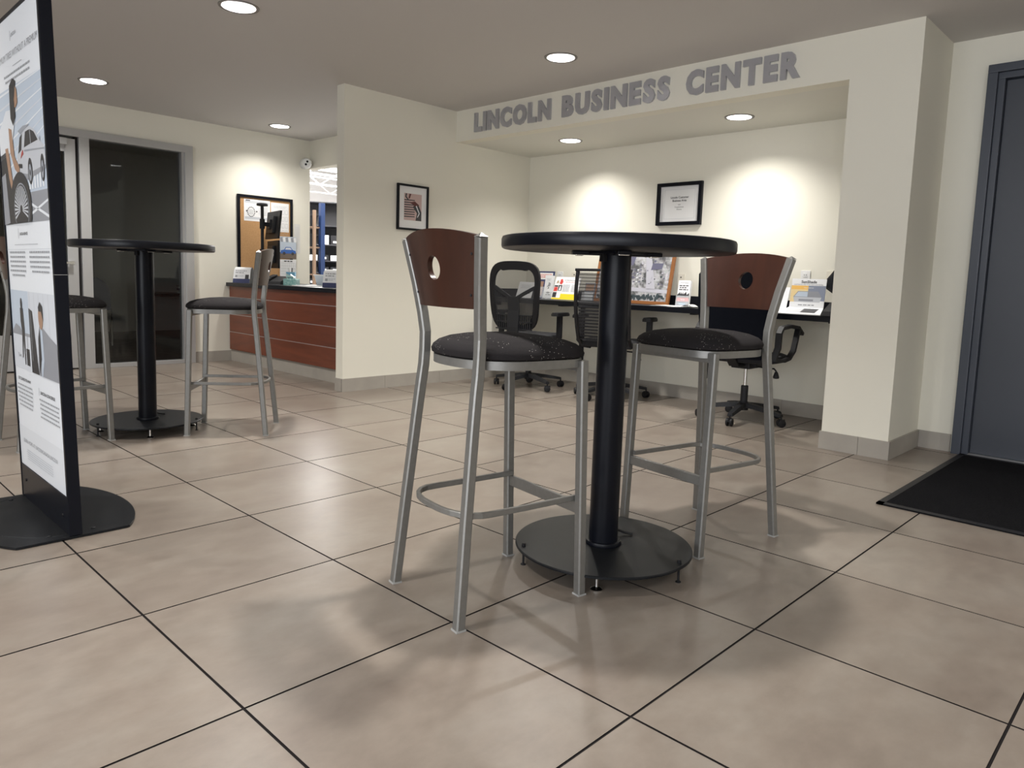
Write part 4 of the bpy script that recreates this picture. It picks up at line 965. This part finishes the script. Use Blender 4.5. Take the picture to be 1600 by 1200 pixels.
# items on it
def tent(x, y, rz, label, back=True):
    t = thing('tent_card', (x, y, CT), rz, label, 'tent card'); n = 12; mb = MB(); vs = []
    for i in range(n+1):
        a = i/n; xx = -.06 + .12*a; z = .165*math.sin(PI*min(1, max(0, a)))**.42 if 0 < a < 1 else 0
        vs += [(xx, -.09, z), (xx, .09, z)]
    mb.add(vs, [(2*i, 2*i+1, 2*i+3, 2*i+2) for i in range(n)], WHITE, True); mb.build('card', t)
    ln = Matrix.Rotation(R(14), 4, 'Y'); f = MB().box(0, .003, -.092, .092, 0, .15, WHITE, Matrix.Translation((-.072, 0, 0)) @ ln).build('front_sheet', t)
    p_ = Print(Matrix.Translation((-.072, 0, 0)) @ ln @ Vector((-.0003, .092, 0)), (0, -1, 0), ln.to_3x3() @ Vector((0, 0, 1)))
    p_.rect(0, 0, .184, .045, NAVYP, 1).rect(.13, .045, .17, .09, PHOTOD, 1).lines(.02, .15, .125, 2, .02, .009, GREYINK, center=False).rect(.02, .06, .045, .085, GREYINK, 1).lines(.05, .12, .078, 2, .012, .006, LINK, center=False)
    p_.build(t); return t
tent(3.60, 7.46, R(38), 'white and navy tent card at the left end of the reception counter')
tent(3.72, 5.90, R(38), 'white tent card on the reception counter right beside the partition wall')
# monitor pole
t = thing('monitor_stand', (3.70, 7.25, CT), R(20), 'black pole stand holding two stacked monitors on the reception counter', 'monitor stand')
MB().lathe([(.016, 0), (.016, .80)], BLACKP, 16).lathe([(.02, .80), (.055, .805), (.058, .815), (.052, .83), (.02, .835)], BLACKP, 24).lathe([(.06, 0), (.06, .012), (.02, .02)], BLACKP, 24).build('pole', t)
for z, ang, tl in ((.62, -30, 6), (.31, -33, 0)):
    arm = MB().lathe([(.026, z-.05), (.026, z+.05)], BLACKP, 16).box(0, .14, -.02, .02, z-.02, z+.02, BLACKP, bev=.004); arm.build('monitor_arm', t)
    mx = Matrix.Translation((.15, 0, z)) @ Matrix.Rotation(R(ang), 4, 'Z') @ Matrix.Rotation(R(tl), 4, 'Y')
    mo_ = MB().box(.0, .022, -.21, .21, -.145, .145, BLACKP, mx, bev=.004).box(-.03, .0, -.11, .11, -.09, .09, GREYP, mx, bev=.008).box(-.045, -.03, -.05, .05, -.05, .05, BLACKP, mx, bev=.003); mo_ = mo_.build('monitor', t)
    MB().box(.022, .0235, -.197, .197, -.132, .132, BLACKT, mx).build('screen_glass', mo_)
t = thing('desk_telephone', (3.72, 6.98, CT), R(30), 'black desk telephone behind the tissue box on the reception counter', 'telephone')
MB().add([(-.09, -.09, 0), (-.09, .09, 0), (.09, .09, 0), (.09, -.09, 0), (-.08, -.09, .03), (-.08, .09, .03), (.08, .09, .085), (.08, -.09, .085)], [(0, 1, 2, 3), (4, 5, 6, 7), (0, 1, 5, 4), (1, 2, 6, 5), (2, 3, 7, 6), (3, 0, 4, 7)], BLACKP).build('body', t)
MB().bar([(-.07, .06, .045), (-.03, .06, .07), (.03, .06, .085), (.07, .06, .09)], .045, .02, BLACKP).build('handset', t)
# tissue box
t = thing('tissue_box', (3.74, 6.72, CT), R(-36), 'teal tissue box with a white tissue sticking out on the reception counter', 'tissue box')
MB().box(-.06, .06, -.165, .165, 0, .062, TEAL, bev=.004).build('box', t)
vs = []; n = 10
for i in range(n+1):
    a = i/n; y_ = -.15 + .28*a; vs += [(-.035 - .01*math.sin(5*a), y_, .066 + .05*(abs(a-.5)*2)**1.6 - .004*math.sin(9*a)), (.03, y_*.8, .064 + .022*math.cos(7*a)**2)]
MB().add(vs, [(2*i, 2*i+1, 2*i+3, 2*i+2) for i in range(n)], PAPER, True).build('tissue', t)
# blue box with pens
t = thing('pen_holder', (4.0, 7.2, CT), R(-36), 'light blue pen holder holding pens before the wall calendar', 'pen holder')
f = MB()
for a in ((-.045, .045, -.055, -.052), (-.045, .045, .052, .055), (-.045, -.042, -.052, .052), (.042, .045, -.052, .052)): f.box(a[0], a[1], a[2], a[3], 0, .13, LBLUE)
f.box(-.045, .045, -.055, .055, 0, .003, LBLUE).build('cup', t)
for k in range(5):
    a = k*1.3; MB().tube([(.01*math.cos(a), .02*math.sin(a), .004), (.03*math.cos(a), .04*math.sin(a), .175)], .0035, (WHITEP, BLACKP, CHROME)[k % 3], 8).build('pen', t)
# tray and papers
t = thing('paper_tray', (3.98, 6.53, CT), R(-36), 'white plastic tray on the reception counter before the blue rack', 'tray')
f = MB(); f.add([(-.05, -.07, .004), (.05, -.07, .004), (.05, .07, .004), (-.05, .07, .004), (-.075, -.115, .11), (.075, -.115, .11), (.075, .115, .11), (-.075, .115, .11)], [(0, 1, 2, 3), (0, 1, 5, 4), (1, 2, 6, 5), (2, 3, 7, 6), (3, 0, 4, 7)], mat('frosty white plastic', (.70, .78, .86), .4))
f.bar([(-.08, -.12, .11), (.08, -.12, .11), (.08, .12, .11), (-.08, .12, .11)], .008, .008, WHITEP, (0, 0, 1), True); f.build('tub', t)
o = MB().box(3.60, 3.86, 6.20, 6.47, CT+.0005, CT+.006, PAPER).build('paper_stack'); tag(o, 'flat white papers on the reception counter right of the tissue box', 'papers')

# cork board
cbd = picture('cork_board', (3.60, YW-.002, .872), (1, 0, 0), .645, .905, .030, 'cork notice board in a black frame on the wall behind the reception counter', 'notice board', CORK, depth=.02)
def pinned(name, u0, v0, u1, v1, label, cat, fn, base=PAPER):
    t = thing(name, (3.60+u0, YW-.0115, .872+v0), 0, label, cat); w_, h_ = u1-u0, v1-v0
    MB().box(0, w_, 0, .001, 0, h_, base).build('sheet', t)
    p_ = Print((0, -.0002, 0), (1, 0, 0), (0, 0, 1)); fn(p_, w_, h_); p_.build(t); return t
def f1(p_, w, h):
    p_.rect(.01, h*.82, w-.01, h*.93, LINK, 1).rect(.01, .02, w-.01, .045, LINK, 1).rect(.02, h-.02, .07, h-.01, INK, 2)
    for k in range(14):
        a = 2*PI*k/14; b = a+.33; p_.poly([(w*.27+.045*math.cos(a), h*.42+.055*math.sin(a)), (w*.27+.045*math.cos(b), h*.42+.055*math.sin(b)), (w*.27+.037*math.cos(b), h*.42+.046*math.sin(b)), (w*.27+.037*math.cos(a), h*.42+.046*math.sin(a))], INK, 2)
    p_.lines(w*.17, w*.37, h*.50, 4, .014, .004, GREYINK).ell(.03, h*.45, .008, .008, INK).ell(w*.48, h*.45, .008, .008, INK).lines(w*.55, w-.02, h*.72, 8, .014, .005, LINK)
pinned('notice', .075, .63, .375, .862, 'white notice with a round seal, top left on the cork board', 'notice', f1)
def f2(p_, w, h):
    p_.lines(.02, w-.02, h-.04, 2, .015, .006, LINK)
    for r_ in range(4):
        for c_ in range(3): u, v = w*.40+c_*.042, h*.62-r_*.075; [p_.rect(u, v, u+.03, v+.002, GREYINK), p_.rect(u, v+.045, u+.03, v+.047, GREYINK), p_.rect(u, v, u+.002, v+.047, GREYINK), p_.rect(u+.028, v, u+.03, v+.047, GREYINK)]
pinned('notice', .385, .535, .60, .85, 'white chart sheet on the right of the cork board behind the monitor', 'notice', f2)
t = thing('wall_calendar', (4.085, YW-.024, .90), 0, 'wall calendar with a blue vintage car picture beside the monitors', 'calendar')
MB().box(0, .20, 0, .003, 0, .205, PAPER).build('month_sheet', t); MB().box(0, .20, 0, .003, .215, .46, SKYLN).build('picture_sheet', t)
p_ = Print((0, -.0003, 0), (1, 0, 0), (0, 0, 1))
for i in range(8): p_.rect(.01+i*.0255, .01, .0115+i*.0255, .165, GREYINK)
for j in range(6): p_.rect(.01, .01+j*.031, .19, .0115+j*.031, GREYINK)
p_.lines(.02, .18, .18, 1, .01, .012, INK).rect(0, .215, .2, .285, mat('photo road brown', (.16, .12, .09), .6), 1)
for i in range(6): p_.poly([(.01+.033*i, .40), (.035+.033*i, .40), (.03+.033*i, .455), (.0+.033*i, .445)], PAPER if i % 2 else PHOTOM, 1)
p_.poly([(.005, .27), (.01, .305), (.05, .315), (.07, .345), (.13, .345), (.155, .315), (.19, .305), (.195, .275)], BLUEP, 2).poly([(.06, .315), (.075, .338), (.125, .338), (.145, .315)], PHOTOG, 3).ell(.05, .272, .017, .017, PHOTOD, 3).ell(.155, .272, .017, .017, PHOTOD, 3)
p_.build(t)
t = thing('wall_paper_notice', (4.27, YW-.003, 1.18), 0, 'tall narrow white paper taped to the wall right of the cork board', 'notice')
MB().box(0, .075, 0, .001, 0, .33, mat('ivory paper', (.70, .69, .66), .7)).build('sheet', t); p_ = Print((0, -.0003, 0), (1, 0, 0), (0, 0, 1)); p_.lines(.012, .065, .29, 16, .016, .004, LINK, center=False); p_.build(t)

# security camera
t = thing('security_camera', (4.40, YW, 2.19), 0, 'white dome security camera on the wall corner above the reception counter', 'camera')
MB().lathe([(.058, 0), (.058, .02), (.052, .03), (.04, .034)], WHITEP, 32, mx=Matrix.Rotation(R(90), 4, 'X')).build('mount', t)
tg = Vector((0-4.4, 0-7.55, -.3)).normalized(); rotm = tg.to_track_quat('Z', 'Y').to_matrix().to_4x4()
hd = Matrix.Translation((-.015, -.075, 0)) @ rotm
MB().lathe([(.01, -.060), (.045, -.045), (.056, -.02), (.058, .0), (.055, .03), (.05, .042), (.046, .046)], WHITEP, 32, mx=hd).build('ball', t)
for s_ in (-.016, .016):
    MB().lathe([(.012, .044), (.012, .049), (.008, .050)], BLACKT, 20, mx=hd @ Matrix.Translation((s_*.5, s_, 0))).build('eye', t, label='black lens')
 
# ================================================================== dark office furniture
t = thing('guest_chair', (2.78, 9.9, .004), R(-105), 'navy shell chair with a tubular frame in the dark office behind glass', 'chair')
N = 12; K = 10; vs = []
for j in range(K+1):
    z = .46 + .36*j/K; ww = .25*(1 if j < 5 else math.sqrt(max(.05, 1-((j-5)/5.6)**2)))
    for i in range(N+1): u_ = -1+2*i/N; vs.append((.20 + .10*(j/K) - .05*u_*u_, u_*ww, z))
sh = MB().add(vs, [(j*(N+1)+i, j*(N+1)+i+1, (j+1)*(N+1)+i+1, (j+1)*(N+1)+i) for j in range(K) for i in range(N)], NAVYP, True).box(-.24, .22, -.24, .24, .43, .47, NAVYP, bev=.015); sh.build('seat_shell', t)
for s_ in (-1, 1):
    MB().tube([(-.22, s_*.25, .011), (-.22, s_*.25, .42), (-.18, s_*.25, .445), (.2, s_*.25, .445), (.26, s_*.25, .40), (.32, s_*.25, .011)], .011, CHROME, 10).build('leg_frame', t)
t = thing('office_shelf', (3.95, 10.1, 0), 0, 'black shelf on the wall of the dark office behind glass', 'shelf')
loc(MB().box(3.60, 4.298, 9.75, 10.44, .60, .635, BLACKT, bev=.003), t, 'shelf_board'); loc(MB().add([(4.28, 9.80, .6), (4.28, 10.43, .6), (4.28, 10.43, .2), (4.298, 9.80, .6), (4.298, 10.43, .6), (4.298, 10.43, .2)], [(0, 1, 2), (3, 5, 4), (0, 3, 4, 1), (1, 4, 5, 2), (2, 5, 3, 0)], BLACKP), t, 'bracket')  # black triangle stands in for the diagonal shadow under the shelf board
for k in range(5):
    o = MB().box(-.14, .14, -.11, .11, 0, .022, (PAPER, PHOTOM, NAVYP)[k % 3], bev=.001).build('binder'); o.location = (4.05+.02*(k % 2), 9.95, .6355+.0225*k); o.rotation_euler = (0, 0, R(4*k-8))
    tag(o, 'flat binder in the dark office, %s in the stack on the shelf' % ('lowest', 'second from below', 'middle one', 'second from top', 'topmost')[k], 'binder', 'stacked binders on the office shelf')

# ================================================================== stock room
for i, (x, y) in enumerate(((6.2, 9.2), (6.2, 11.6), (8.6, 11.4), (8.6, 13.8), (7.4, 12.8))):
    t = thing('fluorescent_light', (x, y, 3.12), R(0), 'lit fluorescent strip light under the stock room ceiling, %s' % ('nearest the counter', 'left behind the nearest', 'right of the farther pair', 'farthest one', 'middle one')[i], 'ceiling light', 'stock room strip lights')
    MB().box(-.9, .9, -.12, .12, .02, .06, WHITEP, bev=.004).build('housing', t); MB().box(-.88, .88, -.11, .11, 0, .02, TUBE, bev=.006).build('diffuser', t)
    MB().tube([(-.7, 0, .06), (-.7, 0, .18)], .006, CHROME, 8).tube([(.7, 0, .06), (.7, 0, .18)], .006, CHROME, 8).build('hanger', t)
for k in range(5):
    y = 8.9 + 1.3*k; t = thing('roof_truss', (8.2, y, 2.8), 0, 'white steel roof truss under the stock room ceiling, %s from the counter' % ('first', 'second', 'third', 'fourth', 'fifth')[k], 'truss', 'stock room roof trusses')
    MB().bar([(-3.6, 0, .2), (3.7, 0, .2)], .04, .04, TRUSS).build('top_chord', t); MB().bar([(-3.6, 0, -.12), (3.7, 0, -.12)], .03, .03, TRUSS).build('bottom_chord', t)
    w_ = MB(); n = 14; w_.bar([(-3.6 + 7.3*i/n, 0, .2 if i % 2 else -.12) for i in range(n+1)], .015, .015, TRUSS); w_.build('web', t)
def rack(loc_, rz, label, up, w, d, H, levels, shelfm, post=.04, beams=True):
    t = thing('storage_rack', loc_, rz, label, 'rack')
    for sx in (-1, 1):
        for sy in (-1, 1): MB().box(sx*w/2-post/2, sx*w/2+post/2, sy*d/2-post/2, sy*d/2+post/2, 0, H, up, bev=.003).build('post', t)
    for z in levels: MB().box(-w/2, w/2, -d/2, d/2, z-.02, z, shelfm, bev=.003).build('shelf', t)
    return t
VD = math.atan2(9.85, 6.0)   # direction in which the stock room shows between wall and partition
r1 = rack((5.73, 10.38, 0), R(0), 'blue steel rack with tan beams in the stock room behind the counter', RACKB, .60, .9, 2.02, (.45, .95, 1.36, 1.66), TAN, .07)
MB().box(-.29, .29, .44, .46, 0, 2.0, RACKB).build('back_sheet', r1)
for k, x in enumerate((.13,)): MB().box(x-.02, x+.02, -.54, -.50, .3, 1.9, TAN, bev=.003).build('beam', r1)
for k, (zz, m_) in enumerate(((.95, GREYP), (.95, WHITEP), (1.36, GREYP), (1.36, WHITEP), (1.66, GREYP), (1.66, WHITEP))):
    x = 5.73 + (-.13 if k % 2 else .14); o = MB()
    o.add([(-.10, -.15, 0), (.10, -.15, 0), (.10, .15, 0), (-.10, .15, 0), (-.125, -.17, .17), (.125, -.17, .17), (.125, .17, .17), (-.125, .17, .17)], [(0, 3, 2, 1), (0, 1, 5, 4), (1, 2, 6, 5), (2, 3, 7, 6), (3, 0, 4, 7)], m_).box(-.135, .135, -.18, .18, .165, .175, m_)
    o = o.build('storage_bin'); o.location = (x, 10.15, zz+.001)
    tag(o, ('grey ' if m_ is GREYP else 'white ') + 'lidded storage bin on the ' + ('lower', 'middle', 'upper')[k//2] + ' level of the blue rack', 'bin', 'storage bins on the blue rack')
r2 = rack((7.62, 12.25, 0), R(-32), 'black steel shelf unit full of small bins in the stock room', RACKK, 1.3, .5, 2.3, (.5, .75, .98, 1.2, 1.5, 1.85, 2.28), RACKK, .04)
MB().box(-.64, .64, .22, .24, 0, 2.28, RACKK).build('back_sheet', r2)
mR = Matrix.Translation((7.62, 12.25, 0)) @ Matrix.Rotation(R(-32), 4, 'Z')
kk = 0
for zi, z in enumerate((.75, .98, 1.2, 1.5)):
    for i in range(6):
        p = mR @ Vector((-.52+.205*i, -.05, z+.001)); o = MB().box(-.085, .085, -.16, .12, 0, .10 if zi < 3 else .17, GREYP if zi < 2 else (PAPER if (i+zi) % 2 else BLACKP), bev=.004)
        o.box(-.04, .04, -.163, -.16, .03, .065, PAPER); o = o.build('parts_bin'); o.location = p; o.rotation_euler = (0, 0, R(-32))
        tag(o, 'small parts bin, %s from left, on the %s level of the black shelf' % (('first', 'second', 'third', 'fourth', 'fifth', 'sixth')[i], ('lowest', 'second', 'third', 'top')[zi]), 'bin', 'parts bins on the black shelf unit')
